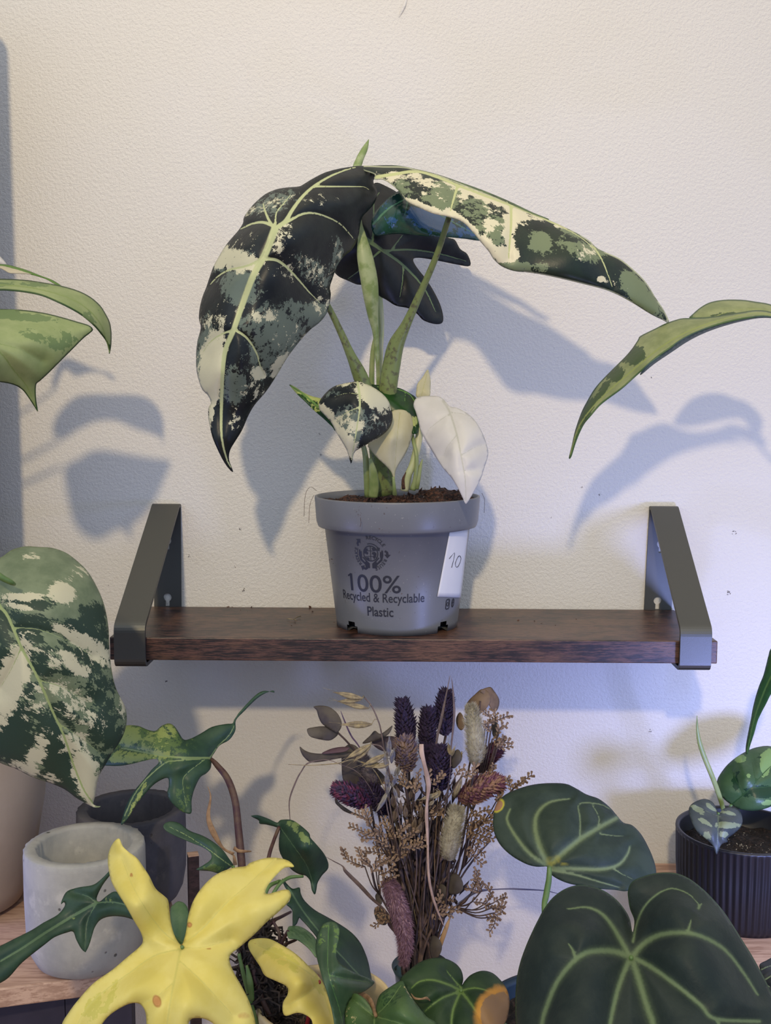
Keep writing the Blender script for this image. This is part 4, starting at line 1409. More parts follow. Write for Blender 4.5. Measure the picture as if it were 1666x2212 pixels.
# ------------------------------------------------------------------ marbled monstera leaf at the left
mp = thing('marbled_monstera', (-0.42, -0.24, LOWZ), 'big green and cream marbled leaf hanging at the left edge before the shelf end', 'plant')
leaf('leaf', [(0, 130), (60, 90), (130, 72), (200, 75), (270, 80), (340, 105), (400, 150), (450, 200), (490, 265), (525, 340), (545, 410), (558, 490), (562, 580), (568, 660), (580, 740), (600, 810), (640, 890), (652, 950), (645, 1010), (620, 1070), (580, 1130), (545, 1190), (510, 1250), (495, 1310), (488, 1360), (480, 1394), (498, 1406), (517, 1408), (500, 1416), (470, 1408), (400, 1370), (330, 1320), (260, 1290), (170, 1260), (90, 1220), (0, 1185), (-60, 1150), (-200, 1000), (-280, 800), (-280, 500), (-200, 250), (-90, 150)],
     [(0, 380, .262), (130, 72, .225), (270, 80, .220), (450, 200, .226), (558, 490, .236), (300, 300, .252), (200, 760, .275), (-280, 600, .25), (400, 700, .262), (640, 950, .240), (330, 1050, .270), (500, 1410, .262), (0, 1185, .262), (260, 1290, .262), (0, 800, .268)],
     M_MON, mp, FG, veins=[([(-60, 270), (0, 380), (40, 430), (110, 590), (200, 760), (270, 920), (330, 1050), (380, 1200), (430, 1320), (480, 1395)], 9, 4),
                          ([(75, 490), (200, 500), (350, 560), (480, 640)], 2.5, 1), ([(200, 760), (330, 800), (450, 880)], 2.5, 1), ([(110, 590), (60, 700), (0, 800)], 2.5, 1), ([(300, 980), (420, 1060), (520, 1140)], 2, 1)],
     psize=30, pillow=.004, groove=.0012, curl=.006,
     cream=[(315, 310, 62, 38, 5, .6), (400, 210, 60, 30, -10, 0.0), (100, 330, 110, 18, 0, .35), (90, 380, 90, 14, 10, .2), (430, 560, 150, 30, 28, .45), (510, 630, 60, 40, 35, .3), (60, 760, 60, 170, 20, .55), (400, 700, 60, 24, 25, .4), (180, 860, 60, 80, 30, .0), (350, 830, 120, 50, 30, .05),
            (420, 930, 110, 50, 35, .05), (190, 1140, 40, 110, 20, .25), (440, 1240, 50, 110, -10, .55), (470, 1350, 24, 60, 0, .5), (110, 1210, 60, 20, 20, .2), (270, 1260, 40, 25, 30, .1), (240, 640, 120, 26, 30, .0), (630, 900, 20, 50, 0, .1), (160, 120, 40, 20, 0, .1), (350, 640, 60, 20, 20, .2), (380, 1080, 60, 60, 20, .1), (0, 950, 40, 60, 0, .2)],
     grey=[(150, 365, 120, 26, 4, .5), (160, 460, 110, 45, 12, .35), (120, 520, 90, 30, 20, .4), (480, 430, 60, 60, 40, .35), (440, 510, 110, 50, 10, .45), (530, 620, 50, 90, 20, .2), (200, 620, 110, 60, 30, .15), (210, 710, 70, 30, 20, .35), (420, 640, 110, 30, 30, .3), (480, 740, 130, 36, 32, .25), (520, 860, 120, 40, 40, .2),
           (330, 930, 80, 40, 35, .3), (330, 700, 90, 30, 20, .1), (530, 1010, 70, 90, -30, .4), (600, 1060, 50, 60, 0, .4), (40, 1040, 130, 110, 0, .6), (100, 900, 60, 120, 25, .3), (280, 1120, 70, 170, -18, .55), (330, 1290, 110, 60, 20, .6), (90, 1160, 70, 60, 0, .4), (360, 1070, 60, 70, 0, .05), (0, 480, 60, 80, 0, .35), (450, 1190, 40, 60, 0, .1), (20, 620, 40, 90, 15, .3), (540, 1180, 40, 50, 0, .15)],
     base=(-.6, -.62, -1))
px_tube('petiole', [(-260, 1180, .235, 9), (-120, 1180, .262, 8), (-40, 1215, .272, 8), (0, 1245, .272, 7), (22, 1257, .270, 6), (31, 1262, .266, 4)], M_STEM_G, mp)
px_tube('stem', [(-250, 1160, .235, 9), (-300, 1500, .265, 12), (-330, 2000, .285, 13), (-380, 2350, .285, 13)], M_STEM_G, mp)

# ------------------------------------------------------------------ plant reaching in from the right
rp = thing('arching_leaf_plant', (0.46, -0.15, LOWZ), 'long narrow green leaves arching in from beyond the right edge', 'plant')
leaf('leaf', [(168, 1333), (190, 1240), (215, 1130), (260, 1000), (300, 920), (360, 820), (430, 740), (520, 650), (590, 580), (640, 520), (680, 460), (700, 430), (800, 380), (880, 340), (950, 315), (1010, 300), (1090, 298), (1200, 292), (1320, 275), (1450, 255), (1560, 240), (1666, 252), (1800, 290), (1900, 350), (1800, 330), (1666, 292), (1560, 290), (1420, 310), (1280, 345), (1150, 390), (1020, 450), (920, 520), (820, 590), (740, 660), (660, 730), (560, 820), (450, 900), (390, 950), (330, 1020), (280, 1080), (240, 1160), (210, 1240), (185, 1320)],
     [(168, 1333, .158), (300, 920, .150), (330, 1020, .168), (640, 520, .150), (660, 730, .172), (1010, 300, .150), (1020, 450, .176), (1560, 240, .160), (1560, 290, .178), (1900, 350, .17)],
     M_GRNLEAF2, rp, FI, pillow=.001, psize=14, veins=[([(172, 1325), (250, 1090), (400, 900), (600, 720), (900, 480), (1200, 340), (1560, 262), (1800, 310)], 5, 6)],
     grey=[(640, 580, 70, 60, 0, .3), (520, 720, 60, 40, -40, .3), (420, 830, 120, 24, -50, .35), (300, 990, 120, 26, -62, .45)])
leaf('leaf_fold', [(1066, 300), (1090, 265), (1150, 215), (1220, 180), (1320, 163), (1450, 163), (1560, 178), (1666, 198), (1820, 262), (1800, 330), (1666, 262), (1560, 250), (1450, 262), (1330, 282), (1200, 298)],
     [(1066, 300, .150), (1220, 180, .135), (1450, 163, .132), (1666, 198, .138), (1820, 262, .15), (1560, 250, .152), (1330, 282, .154)], M_GRNLEAF2, rp, FI, pillow=.0005,
     veins=[([(1250, 285), (1400, 240), (1560, 230), (1666, 240)], 3, 2)], grey=[(1290, 280, 80, 8, -5, .5)])
leaf('leaf_underside', [(860, 568), (920, 520), (1020, 450), (1150, 390), (1280, 345), (1420, 310), (1560, 290), (1666, 292), (1780, 322), (1666, 300), (1560, 302), (1420, 330), (1280, 370), (1150, 420), (1040, 478), (940, 545), (800, 640), (700, 722), (740, 660), (800, 610)],
     [(860, 568, .172), (1150, 390, .174), (1150, 420, .162), (1560, 290, .176), (1560, 302, .166), (700, 722, .170), (1780, 322, .17)],
     leaf_mat('leaf_back', srgb(70, 92, 84), srgb(84, 104, 92), rough=.5), rp, FI, pillow=0, curl=.001)
px_tube('petiole', [(1712, 690, .172, 5), (1780, 760, .17, 6), (2040, 980, .16, 8)], M_STEM_G, rp)
FK = (1400, 1380, 0.15966)
leaf('leaf', [(1800, 20), (1666, 130), (1630, 230), (1600, 350), (1560, 500), (1510, 620), (1470, 740), (1440, 850), (1415, 960), (1395, 1080), (1370, 1200), (1345, 1330), (1325, 1450), (1322, 1540), (1338, 1562), (1358, 1540), (1385, 1440), (1420, 1330), (1450, 1230), (1480, 1120), (1530, 1010), (1600, 880), (1666, 750), (1800, 560), (1900, 300)],
     [(1850, 60, .13), (1666, 130, .120), (1338, 1562, .105), (1470, 740, .118), (1666, 750, .128), (1480, 1120, .115), (1900, 300, .135)],
     M_DKGRN, rp, FK, veins=[([(1800, 250), (1600, 650), (1450, 1050), (1340, 1540)], 14, 8)], pillow=.001, psize=10, step=4)
px_tube('petiole', [(1695, 1400, .132, 4), (1760, 1360, .14, 5), (2062, 1480, .16, 7)], M_STEM_G, rp)
px_tube('stem', [(2040, 940, .16, 8), (2060, 1300, .16, 9), (2070, 1700, .16, 10), (2100, 2270, .16, 10)], M_STEM_G, rp)

# ------------------------------------------------------------------ ribbed black pot with its little plant
bq = P(1604, 1800, 0.092)
BX, BY = bq.x, bq.y
bp = thing('potted_plant', (BX, BY, RZ), 'small plant with one round mottled leaf in a ribbed black pot at right', 'plant')
BR, BH = 0.0480, 0.0640


def ribs(i, r, a):
    return r + (0.00055 * math.cos(a * 64) if i in (2, 3, 4, 5) else 0)


prof = [(.001, RZ), (BR * .86, RZ), (BR * .90, RZ + .004), (BR * .93, RZ + .008), (BR * .975, RZ + BH * .6), (BR * .985, RZ + BH - .003), (BR, RZ + BH - .0015), (BR * .995, RZ + BH),
        (BR * .95, RZ + BH), (BR * .93, RZ + BH - .002), (BR * .90, RZ + .02), (.001, RZ + .018)]
vs, fs = lathe_faces(prof, (BX, BY), 384, None, ribs)
mesh_obj('pot', vs, fs, M_BLACKPOT, bp)
SOILB = RZ + BH - .0135
so, sv2 = soil_disc('soil', (BX, BY), BR * .905, SOILB, M_SOIL_D, bp, 0.0008, seed=8)
chips('perlite', sv2, 90, M_PERLITE, bp, 0.00025, 0.0007, seed=9)
px_tube('leaf_spike', [(1506, 1546, .105, .6), (1507, 1575, .104, 3), (1512, 1605, .104, 5), (1523, 1638, .104, 5.5), (1540, 1680, .104, 5.5), (1553, 1715, .102, 5.5), (1562, 1745, .10, 5), (1568, 1770, .098, 5), (1575, 1806, .094, 5)], M_PET, bp, flat=.5)
leaf('leaf', [(1360, 490), (1400, 420), (1450, 370), (1510, 330), (1580, 300), (1666, 293), (1750, 330), (1790, 450), (1750, 580), (1666, 634), (1590, 657), (1530, 657), (1480, 645), (1420, 610), (1375, 560)],
     [(1360, 490, .082), (1580, 300, .070), (1790, 450, .085), (1590, 657, .105), (1480, 645, .100), (1550, 470, .098)],
     M_ROUND, bp, FF, veins=[([(1440, 625), (1540, 540), (1640, 430), (1740, 350)], 4, 2), ([(1510, 570), (1460, 470), (1440, 420)], 3, 2), ([(1580, 500), (1560, 380)], 3, 2), ([(1550, 530), (1680, 520)], 3, 2)],
     cream=[(1490, 365, 30, 20, 0, .35), (1640, 390, 30, 60, 10, .4), (1540, 470, 20, 40, -20, .0), (1640, 610, 40, 16, 0, .3), (1430, 470, 30, 30, 0, -.15)], grey=[(1600, 550, 80, 30, 0, .2), (1470, 480, 20, 50, 0, .1), (1600, 350, 30, 20, 0, 0), (1520, 420, 90, 90, 0, -.25)],
     base=(-.6, -.5, -1))['label'] = 'round mottled green leaf'
px_tube('petiole', [(1580, 1738, .100, 3.4), (1574, 1760, .098, 4), (1578, 1800, .094, 5)], M_STEM_G, bp)
leaf('leaf', [(1200, 660), (1215, 622), (1260, 597), (1300, 592), (1340, 615), (1368, 668), (1400, 645), (1450, 635), (1490, 660), (1505, 710), (1495, 750), (1460, 785), (1420, 815), (1420, 835), (1385, 850), (1362, 902), (1350, 890), (1340, 860), (1300, 820), (1250, 780), (1220, 730)],
     [(1200, 660, .128), (1300, 592, .118), (1368, 668, .128), (1505, 710, .128), (1362, 902, .148), (1300, 750, .138), (1430, 740, .138)],
     M_SPADE, bp, FF, step=3.5, pillow=.0012, psize=9, veins=[([(1368, 672), (1365, 780), (1360, 895)], 4, 2), ([(1368, 690), (1300, 660), (1250, 640)], 2.5, 1), ([(1368, 690), (1440, 690)], 2.5, 1)],
     cream=[(1250, 650, 40, 14, 30, .3), (1290, 720, 40, 12, 30, .3), (1330, 640, 30, 10, 40, .2), (1420, 670, 40, 10, 10, .2), (1430, 740, 60, 14, 0, .35), (1300, 790, 20, 30, 0, .0), (1400, 790, 20, 14, 0, .1)], base=(-.55, -.5, -1))['label'] = 'small dusky heart leaf with pale streaks'
px_tube('petiole', [(1552, 1757, .125, 2.5), (1562, 1765, .115, 3), (1572, 1790, .10, 3)], M_STEM_G, bp)

# small dark leaf at the lower right corner
cp = thing('veined_leaf_plant', (0.262, -0.20, RZ), 'tiny dark leaf with pale veins at the lower right corner beside the big heart leaf', 'plant')
leaf('leaf', [(1600, 1530), (1640, 1505), (1700, 1480), (1800, 1500), (1820, 1620), (1740, 1700), (1666, 1690), (1630, 1640), (1612, 1580)],
     [(1600, 1530, .30), (1800, 1500, .28), (1666, 1690, .32), (1700, 1590, .31)], M_DKVEIN, cp, FF, step=3.5, pillow=.001, psize=8,
     veins=[([(1610, 1620), (1640, 1610), (1700, 1570), (1780, 1530)], 5, 2), ([(1605, 1560), (1650, 1540), (1700, 1530)], 4, 2), ([(1620, 1630), (1666, 1660)], 4, 2)])
px_tube('petiole', [(1672, 2120, .305, 3), (1700, 2160, .295, 4), (1722, 2240, .28, 5)], M_STEM_G, cp)

# ------------------------------------------------------------------ the philodendron with yellow leaves
ph0 = P(700, 2180, 0.265)
PHX, PHY = ph0.x, ph0.y
phi = thing('potted_philodendron', (PHX, PHY, LOWZ), 'philodendron with lobed green and bright yellow leaves in a cream pot, foreground left', 'plant')
rimq = P(848, 2118, 0.245)
PR = abs(rimq.x - PHX)
PRZ = rimq.z
print('philo pot', PHX, PHY, PR, rimq, PRZ)
prof = [(.001, LOWZ), (PR * .70, LOWZ), (PR * .78, LOWZ + .004), (PR * .95, PRZ - .02), (PR, PRZ - .002), (PR * .985, PRZ), (PR * .94, PRZ), (PR * .92, PRZ - .003), (PR * .8, LOWZ + .02), (.001, LOWZ + .018)]
lathe('pot', prof, (PHX, PHY), M_CREAMPOT, phi, seg=72)
so, sv3 = soil_disc('soil', (PHX, PHY), PR * .90, PRZ - .018, M_SOIL_D, phi, 0.0016, mound=((PHX - .02, PHY, .03, .012),), seed=12)
chips('bark_chips', sv3, 500, plain('dark_bark', srgb(84, 70, 60), 0.9, srgb(40, 30, 28), ns=700), phi, 0.0012, 0.0034, seed=13)
# the moss pole bristling with roots
mb = MB(); rg = random.Random(21)
pole_top, pole_bot = P(545, 1985, .262), P(585, 2260, .268)
tube_into(mb, [pole_bot.lerp(pole_top, i / 8) for i in range(9)], [0.0085] * 8 + [0.006], 14)
for _ in range(420):
    p = pole_bot.lerp(pole_top, rg.random()); a = rg.uniform(0, 6.28)
    q = p + Vector((math.cos(a), math.sin(a), 0)) * 0.008
    pts = [q]
    for k in range(4):
        q = q + Vector((rg.gauss(math.cos(a) * .3, 1), rg.gauss(math.sin(a) * .3, 1), rg.gauss(-.1, 1))) * 0.003
        pts.append(q)
    tube_into(mb, pts, [0.0009, .0008, .0007, .0006, .0003], 5)
o = mb.build('moss_pole', plain('root_moss', srgb(30, 24, 24), 0.9, srgb(66, 54, 46), ns=240), phi)
for k, pts in enumerate(([(600, 1985, .25, 2), (570, 2010, .262, 4), (545, 2060, .27, 5), (560, 2140, .275, 6), (590, 2212, .275, 6)], [(628, 1970, .22, 3), (600, 1984, .24, 4), (560, 2000, .262, 5)],
                         [(516, 2060, .28, 4), (530, 2120, .283, 5), (560, 2230, .28, 5)], [(640, 2030, .26, 3), (610, 2045, .27, 4), (585, 2080, .275, 4)],
                         [(590, 1990, .265, 3), (604, 2020, .272, 4), (600, 2060, .272, 3)])):
    px_tube('aerial_root', pts, M_STEM_R if k != 2 else M_STEM_G, phi)
px_tube('stem_node', [(533, 2085, .285, 3), (540, 2120, .288, 7), (545, 2160, .286, 5)], M_STEM_G, phi)

# stem and upper leaf
px_tube('stem', [(457, 1640, .165, 4), (468, 1652, .17, 6), (492, 1683, .178, 7.5), (508, 1730, .188, 8), (515, 1790, .20, 8.5), (521, 1850, .212, 9), (528, 1930, .232, 9), (545, 2030, .255, 9), (562, 2180, .27, 9)], M_STEM_R, phi)
px_tube('dry_sheath', [(449, 1699, .205, .6), (455, 1722, .207, 2), (450, 1765, .21, 5), (462, 1800, .212, 7), (482, 1832, .212, 3), (505, 1845, .212, 4)], M_DRY, phi, flat=.35)
px_tube('dry_sheath', [(506, 1832, .222, 5), (515, 1838, .224, 4), (530, 1839, .226, 3), (543, 1839, .222, 1.5)], M_DRY, phi, flat=.5)
px_tube('dry_sheath', [(508, 1868, .222, 5), (506, 1852, .222, 3), (503, 1846, .22, 1)], M_DRY, phi, flat=.4)
leaf('leaf', [(1090, 1155), (1105, 1130), (1130, 1095), (1175, 1070), (1200, 1040), (1212, 1010), (1214, 965), (1260, 915), (1310, 865), (1350, 835), (1400, 813), (1412, 822), (1390, 818), (1355, 815), (1320, 832), (1275, 875), (1235, 920), (1205, 962), (1195, 982), (1160, 985), (1090, 1000), (1030, 1035), (980, 1060), (945, 1065), (920, 1030), (900, 1000), (870, 982), (830, 995), (800, 1020), (760, 1015), (710, 995), (650, 992), (570, 1010), (500, 1060), (470, 1130), (500, 1190), (560, 1200), (620, 1200), (680, 1190), (740, 1175), (800, 1165), (815, 1185), (780, 1220), (740, 1270), (690, 1330), (650, 1400), (628, 1470), (622, 1500), (638, 1494), (665, 1460), (700, 1400), (750, 1340), (800, 1290), (860, 1262), (868, 1300), (860, 1340), (875, 1380), (920, 1425), (960, 1445), (985, 1440), (985, 1380), (1000, 1320), (1030, 1260), (1060, 1240), (1082, 1215), (1088, 1185)],
     [(1090, 1155, .165), (1412, 822, .120), (1214, 965, .145), (870, 982, .160), (800, 1165, .185), (500, 1130, .165), (850, 1260, .190), (622, 1500, .205), (970, 1440, .195), (1060, 1235, .178), (1000, 1050, .160), (950, 1150, .186)],
     M_PHI, phi, FG, step=4, pillow=.0022, psize=14, groove=.0008, curl=.003, curl_px=9,
     veins=[([(1080, 1160), (950, 1158), (850, 1150), (740, 1130), (620, 1108)], 6, 3), ([(1030, 1165), (900, 1175), (850, 1185), (760, 1260), (690, 1350), (640, 1460)], 3, 4), ([(1050, 1170), (960, 1240), (940, 1290), (960, 1420)], 2.5, 1.5),
            ([(1080, 1160), (1120, 1100), (1180, 1040), (1230, 950), (1330, 860)], 3, 2)],
     cream=[(670, 1040, 50, 50, 0, .3), (760, 1080, 120, 60, 10, .0), (860, 1020, 60, 40, -20, .1), (700, 1150, 110, 20, 8, .25), (820, 1140, 60, 16, 8, .2), (640, 1170, 80, 16, 0, .2), (700, 1380, 12, 90, 30, .2)],
     grey=[(750, 1070, 180, 80, 5, .2), (900, 1100, 100, 60, 0, -.1), (700, 1160, 150, 30, 5, .2), (940, 1380, 40, 70, 0, .0)], base=(-.6, -.6, -1))['label'] = 'lobed green leaf flecked with lime, upper left one'
# long green leaf crossing the pale concrete pot
leaf('leaf', [(725, 650), (700, 690), (640, 750), (590, 780), (500, 795), (430, 820), (400, 870), (393, 900), (412, 890), (415, 915), (370, 970), (280, 1020), (200, 1070), (100, 1120), (0, 1170), (-90, 1210), (-90, 1450), (0, 1410), (60, 1370), (130, 1290), (200, 1230), (290, 1160), (350, 1115), (430, 1085), (470, 1080), (490, 1130), (520, 1185), (548, 1208), (568, 1175), (590, 1110), (610, 1050), (650, 1000), (720, 980), (800, 985), (900, 1005), (880, 900), (800, 850), (740, 820), (690, 845), (640, 885), (622, 862), (660, 780), (720, 700), (750, 650)],
     [(725, 650, .325), (430, 820, .315), (-90, 1330, .36), (548, 1208, .335), (880, 950, .345), (620, 890, .325), (200, 1150, .345)],
     M_PHI_D, phi, FD, step=4.5, pillow=.002, psize=13, veins=[([(620, 893), (500, 960), (300, 1080), (150, 1180), (0, 1270)], 10, 6), ([(620, 893), (560, 1020), (545, 1190)], 3, 2), ([(620, 893), (740, 890), (880, 930)], 5, 4), ([(620, 890), (560, 850), (480, 830)], 3, 2), ([(620, 893), (650, 820), (730, 680)], 3, 2)],
     cream=[(720, 880, 60, 20, 0, -.1), (300, 1080, 160, 12, -30, -.15)])['label'] = 'long dark green lobed leaf crossing the pale concrete pot'
px_tube('petiole', [(292, 1968, .335, 4), (330, 1990, .33, 4), (420, 2060, .31, 5), (520, 2160, .29, 6)], M_STEM_G, phi)
# small lobed leaf in the middle left
leaf('leaf', [(1050, 400), (1070, 377), (1110, 370), (1160, 385), (1220, 430), (1300, 460), (1370, 500), (1430, 550), (1470, 605), (1500, 650), (1480, 668), (1440, 690), (1410, 706), (1350, 690), (1262, 682), (1300, 655), (1345, 625), (1360, 600), (1352, 572), (1300, 535), (1220, 500), (1130, 465), (1070, 432)],
     [(1050, 400, .245), (1230, 440, .240), (1262, 682, .262), (1500, 650, .250), (1360, 590, .262)], M_PHI, phi, FD, step=3.5, pillow=.0015, psize=9,
     veins=[([(1490, 660), (1420, 610), (1340, 550), (1200, 460), (1080, 400)], 4, 2)], grey=[(1360, 670, 60, 20, 0, .2)])['label'] = 'small club-shaped green lobe beside the dark stem'
px_tube('petiole', [(503, 1870, .25, 4), (520, 1930, .255, 4), (545, 2030, .26, 5)], M_STEM_G, phi)
# green blade behind the yellow leaf
leaf('leaf', [(1095, 935), (1120, 900), (1150, 883), (1190, 900), (1212, 950), (1205, 1040), (1190, 1130), (1165, 1190), (1120, 1160), (1100, 1040)], [(1150, 883, .30), (1165, 1190, .32), (1100, 1000, .31), (1210, 1000, .31)], M_PHI_P, phi, FD, step=4)['label'] = 'pale green blade seen between the two upper yellow lobes'
px_tube('petiole', [(392, 2040, .32, 4), (430, 2110, .31, 4), (520, 2220, .29, 5)], M_STEM_G, phi)

# big yellow leaf
E2D = lambda pts: [((x * .3842 + 480) / .3361, (y * .3842 + 1700 - 1650) / .3361) for x, y in pts]
yo = [(765, 480), (790, 530), (830, 568), (880, 605), (920, 660), (960, 720), (1000, 800), (1055, 848), (1082, 880), (1090, 950), (1103, 1040), (1128, 1115), (1165, 1163), (1187, 1115), (1200, 1050), (1212, 970), (1250, 865), (1320, 770), (1400, 705), (1500, 668), (1580, 657)] + \
     E2D([(160, 425), (240, 400), (310, 398), (370, 413), (402, 440), (395, 451), (350, 455), (300, 500), (260, 550), (243, 590), (262, 600), (340, 578), (375, 580), (388, 610), (370, 650), (320, 700), (250, 760), (180, 830), (100, 900), (50, 940), (42, 980), (70, 1050), (110, 1120), (150, 1200), (180, 1290), (195, 1370)]) + \
     [(1680, 1800), (1640, 1880), (1560, 1850), (1430, 1720), (1340, 1650), (1265, 1634), (1215, 1660), (1190, 1800), (1100, 1980), (1000, 2000), (950, 1850), (942, 1700), (935, 1600), (900, 1545), (840, 1540), (760, 1577), (690, 1630), (620, 1720), (520, 1820), (400, 1880), (370, 1820), (395, 1680), (440, 1600), (500, 1520), (600, 1410), (720, 1325), (820, 1240), (890, 1182), (918, 1140), (903, 1080), (862, 1010), (812, 920), (762, 840), (722, 770), (702, 700), (692, 620), (702, 560), (730, 505)]
leaf('leaf', yo, [(1165, 1170, .385), (765, 480, .355), (700, 600, .352), (1085, 880, .372), (900, 900, .392), (918, 1140, .380), (1250, 865, .370), (1580, 657, .345), (1880, 490, .335), (1650, 900, .372), (1550, 1180, .378), (1100, 1500, .415), (600, 1500, .395), (400, 1800, .40), (1050, 1980, .42), (1640, 1850, .405), (1300, 1400, .405)],
     M_YEL, phi, FD, step=5.5, pillow=.0035, psize=24, groove=.0008, curl=.004, curl_px=12,
     veins=[([(1165, 1170), (1140, 1300), (1100, 1500), (1070, 1700), (1050, 1900)], 8, 4), ([(1160, 1165), (1050, 1080), (950, 950), (850, 780), (780, 600)], 4, 2), ([(1170, 1165), (1300, 1060), (1450, 900), (1600, 770), (1780, 600)], 4, 2),
            ([(1165, 1180), (1300, 1180), (1480, 1130)], 3, 1), ([(1160, 1190), (1000, 1230), (850, 1330), (600, 1520), (480, 1700)], 5, 2), ([(1150, 1260), (1300, 1400), (1500, 1620)], 4, 2), ([(1120, 1400), (1000, 1500), (900, 1540)], 2, 1)],
     spot=[(1008, 1525, 22, 34, -20, .35), (1218, 1035, 16, 16, 0, .2), (845, 715, 10, 14, 0, .1), (1570, 1620, 50, 26, 0, -.25), (1168, 1165, 12, 16, 0, .0), (1340, 1190, 18, 8, 0, -.1)],
     grey=[(640, 1560, 160, 60, -50, -.05), (1300, 1080, 80, 40, -40, -.2)], base=(-.6, -.7, -1))['label'] = 'large bright yellow five-lobed leaf'
px_tube('petiole', [(393, 2045, .382, 4), (410, 2080, .36, 5), (470, 2160, .32, 6), (540, 2230, .285, 6)], M_STEM_G, phi)
# second yellow leaf
leaf('leaf', [(145, 885), (160, 860), (210, 850), (270, 855), (330, 885), (390, 920), (440, 960), (490, 1010), (540, 1060), (572, 1110), (600, 1180), (630, 1260), (660, 1340), (700, 1450), (640, 1500), (560, 1440), (515, 1350), (500, 1305), (465, 1280), (420, 1270), (360, 1287), (340, 1262), (343, 1210), (368, 1165), (362, 1122), (300, 1090), (240, 1060), (213, 1010), (180, 960), (155, 920)],
     [(145, 885, .325), (330, 885, .335), (572, 1110, .335), (340, 1262, .362), (230, 1040, .345), (640, 1480, .38), (450, 1100, .36), (430, 1270, .365)],
     M_YEL, phi, FE, step=4.5, pillow=.002, psize=16, curl=.003, veins=[([(545, 1090), (450, 1020), (330, 950), (200, 890)], 4, 2), ([(550, 1100), (480, 1160), (370, 1230)], 3, 2), ([(555, 1110), (600, 1250), (640, 1400)], 3, 2)],
     grey=[(330, 960, 110, 40, 30, .15), (560, 1120, 60, 30, 40, .15)], spot=[(185, 880, 10, 6, 0, -.1), (230, 875, 6, 6, 0, -.1)], base=(-.6, -.7, -1))['label'] = 'smaller yellow leaf right of the big yellow one'
px_tube('petiole', [(690, 2122, .336, 4), (684, 2110, .31, 5), (676, 2150, .29, 5), (660, 2230, .28, 5)], plain('red_petiole', srgb(122, 36, 44), 0.45), phi)
# hanging leaf with folded top
leaf('leaf', [(165, 165), (200, 158), (260, 178), (308, 200), (330, 185), (390, 185), (440, 215), (488, 258), (497, 285), (528, 320), (570, 370), (595, 420), (595, 460), (560, 500), (537, 540), (530, 580), (522, 603), (505, 580), (495, 530), (470, 500), (430, 490), (385, 460), (340, 400), (320, 350), (320, 290), (325, 240), (300, 225), (250, 212), (212, 207), (205, 188)],
     [(165, 165, .215), (330, 190, .20), (488, 260, .228), (595, 440, .205), (522, 603, .222), (340, 400, .212), (450, 350, .235)],
     M_PHI_D, phi, FE, step=4, pillow=.002, psize=14, veins=[([(325, 225), (400, 330), (480, 450), (522, 595)], 3, 2)], cream=[(400, 215, 50, 20, 30, .1), (440, 265, 50, 12, 35, .3), (470, 300, 40, 12, 30, .1)])['label'] = 'dark green leaf hanging from a dark petiole, with a lime blotch on its fold'
px_tube('petiole', [(603, 1787, .205, 4), (592, 1815, .215, 4), (580, 1855, .232, 4.5), (570, 1930, .25, 5), (568, 2020, .262, 5)], M_STEM_R, phi)
# long dark green leaf right of it
leaf('leaf', [(340, 515), (370, 550), (398, 572), (435, 565), (443, 600), (465, 640), (520, 690), (590, 730), (660, 770), (730, 820), (780, 880), (815, 960), (832, 1030), (840, 1100), (800, 1120), (740, 1080), (650, 1020), (600, 960), (560, 900), (530, 840), (490, 790), (450, 747), (435, 735), (420, 770), (400, 780), (397, 740), (395, 690), (365, 660), (380, 640), (385, 600), (355, 560)],
     [(340, 515, .245), (520, 690, .245), (780, 880, .235), (840, 1100, .27), (560, 900, .275), (400, 780, .27), (660, 900, .27)],
     M_PHI_D, phi, FE, step=4.5, veins=[([(370, 560), (450, 690), (560, 830), (680, 960), (800, 1090)], 5, 4)])['label'] = 'long dark green leaf arching down over the cream pot'
px_tube('petiole', [(612, 1905, .246, 3), (600, 1905, .24, 4), (575, 1925, .25, 5), (566, 2000, .262, 5)], M_STEM_G, phi)
px_tube('petiole', [(655, 1893, .235, 3), (625, 1896, .24, 4), (600, 1915, .25, 4), (575, 1960, .258, 5)], M_STEM_G, phi)
# pale mottled leaf
leaf('leaf', [(368, 795), (400, 785), (440, 790), (490, 820), (525, 860), (532, 900), (530, 960), (500, 925), (470, 895), (420, 860), (372, 850)], [(368, 795, .28), (530, 900, .275), (420, 860, .295), (530, 960, .29)], M_PHI_P, phi, FE, step=3.5, grey=[(430, 820, 60, 20, 20, .1)], base=(-.5, -.3, -1))['label'] = 'short pale speckled green leaf'
px_tube('petiole', [(622, 2012, .285, 4), (612, 2030, .28, 4), (600, 2060, .275, 5)], M_STEM_R, phi)
# upright green lobe with a pointed side lobe
leaf('leaf', [(525, 900), (535, 830), (560, 780), (600, 757), (640, 763), (660, 800), (655, 860), (642, 920), (648, 970), (690, 1010), (740, 1040), (800, 1065), (840, 1083), (855, 1105), (800, 1150), (740, 1180), (712, 1210), (695, 1270), (702, 1333), (740, 1450), (660, 1460), (620, 1250), (565, 1080), (542, 1000), (530, 950)],
     [(600, 757, .335), (525, 900, .345), (660, 850, .345), (855, 1105, .335), (640, 1050, .372), (700, 1450, .385), (712, 1210, .365)],
     leaf_mat('mid_green_leaf', srgb(56, 80, 58), srgb(70, 94, 68), vein=srgb(84, 120, 70), rough=.32, trans=.12, grey=srgb(96, 124, 68), ns=110), phi, FE, step=4, psize=14,
     veins=[([(600, 780), (595, 900), (600, 1050), (660, 1250), (700, 1430)], 3, 2), ([(610, 1060), (720, 1080), (840, 1100)], 2.5, 1.5)], grey=[(570, 830, 30, 60, 0, 0), (640, 840, 20, 60, 0, 0)])['label'] = 'upright green lobe with a pointed side lobe, before the cream pot'
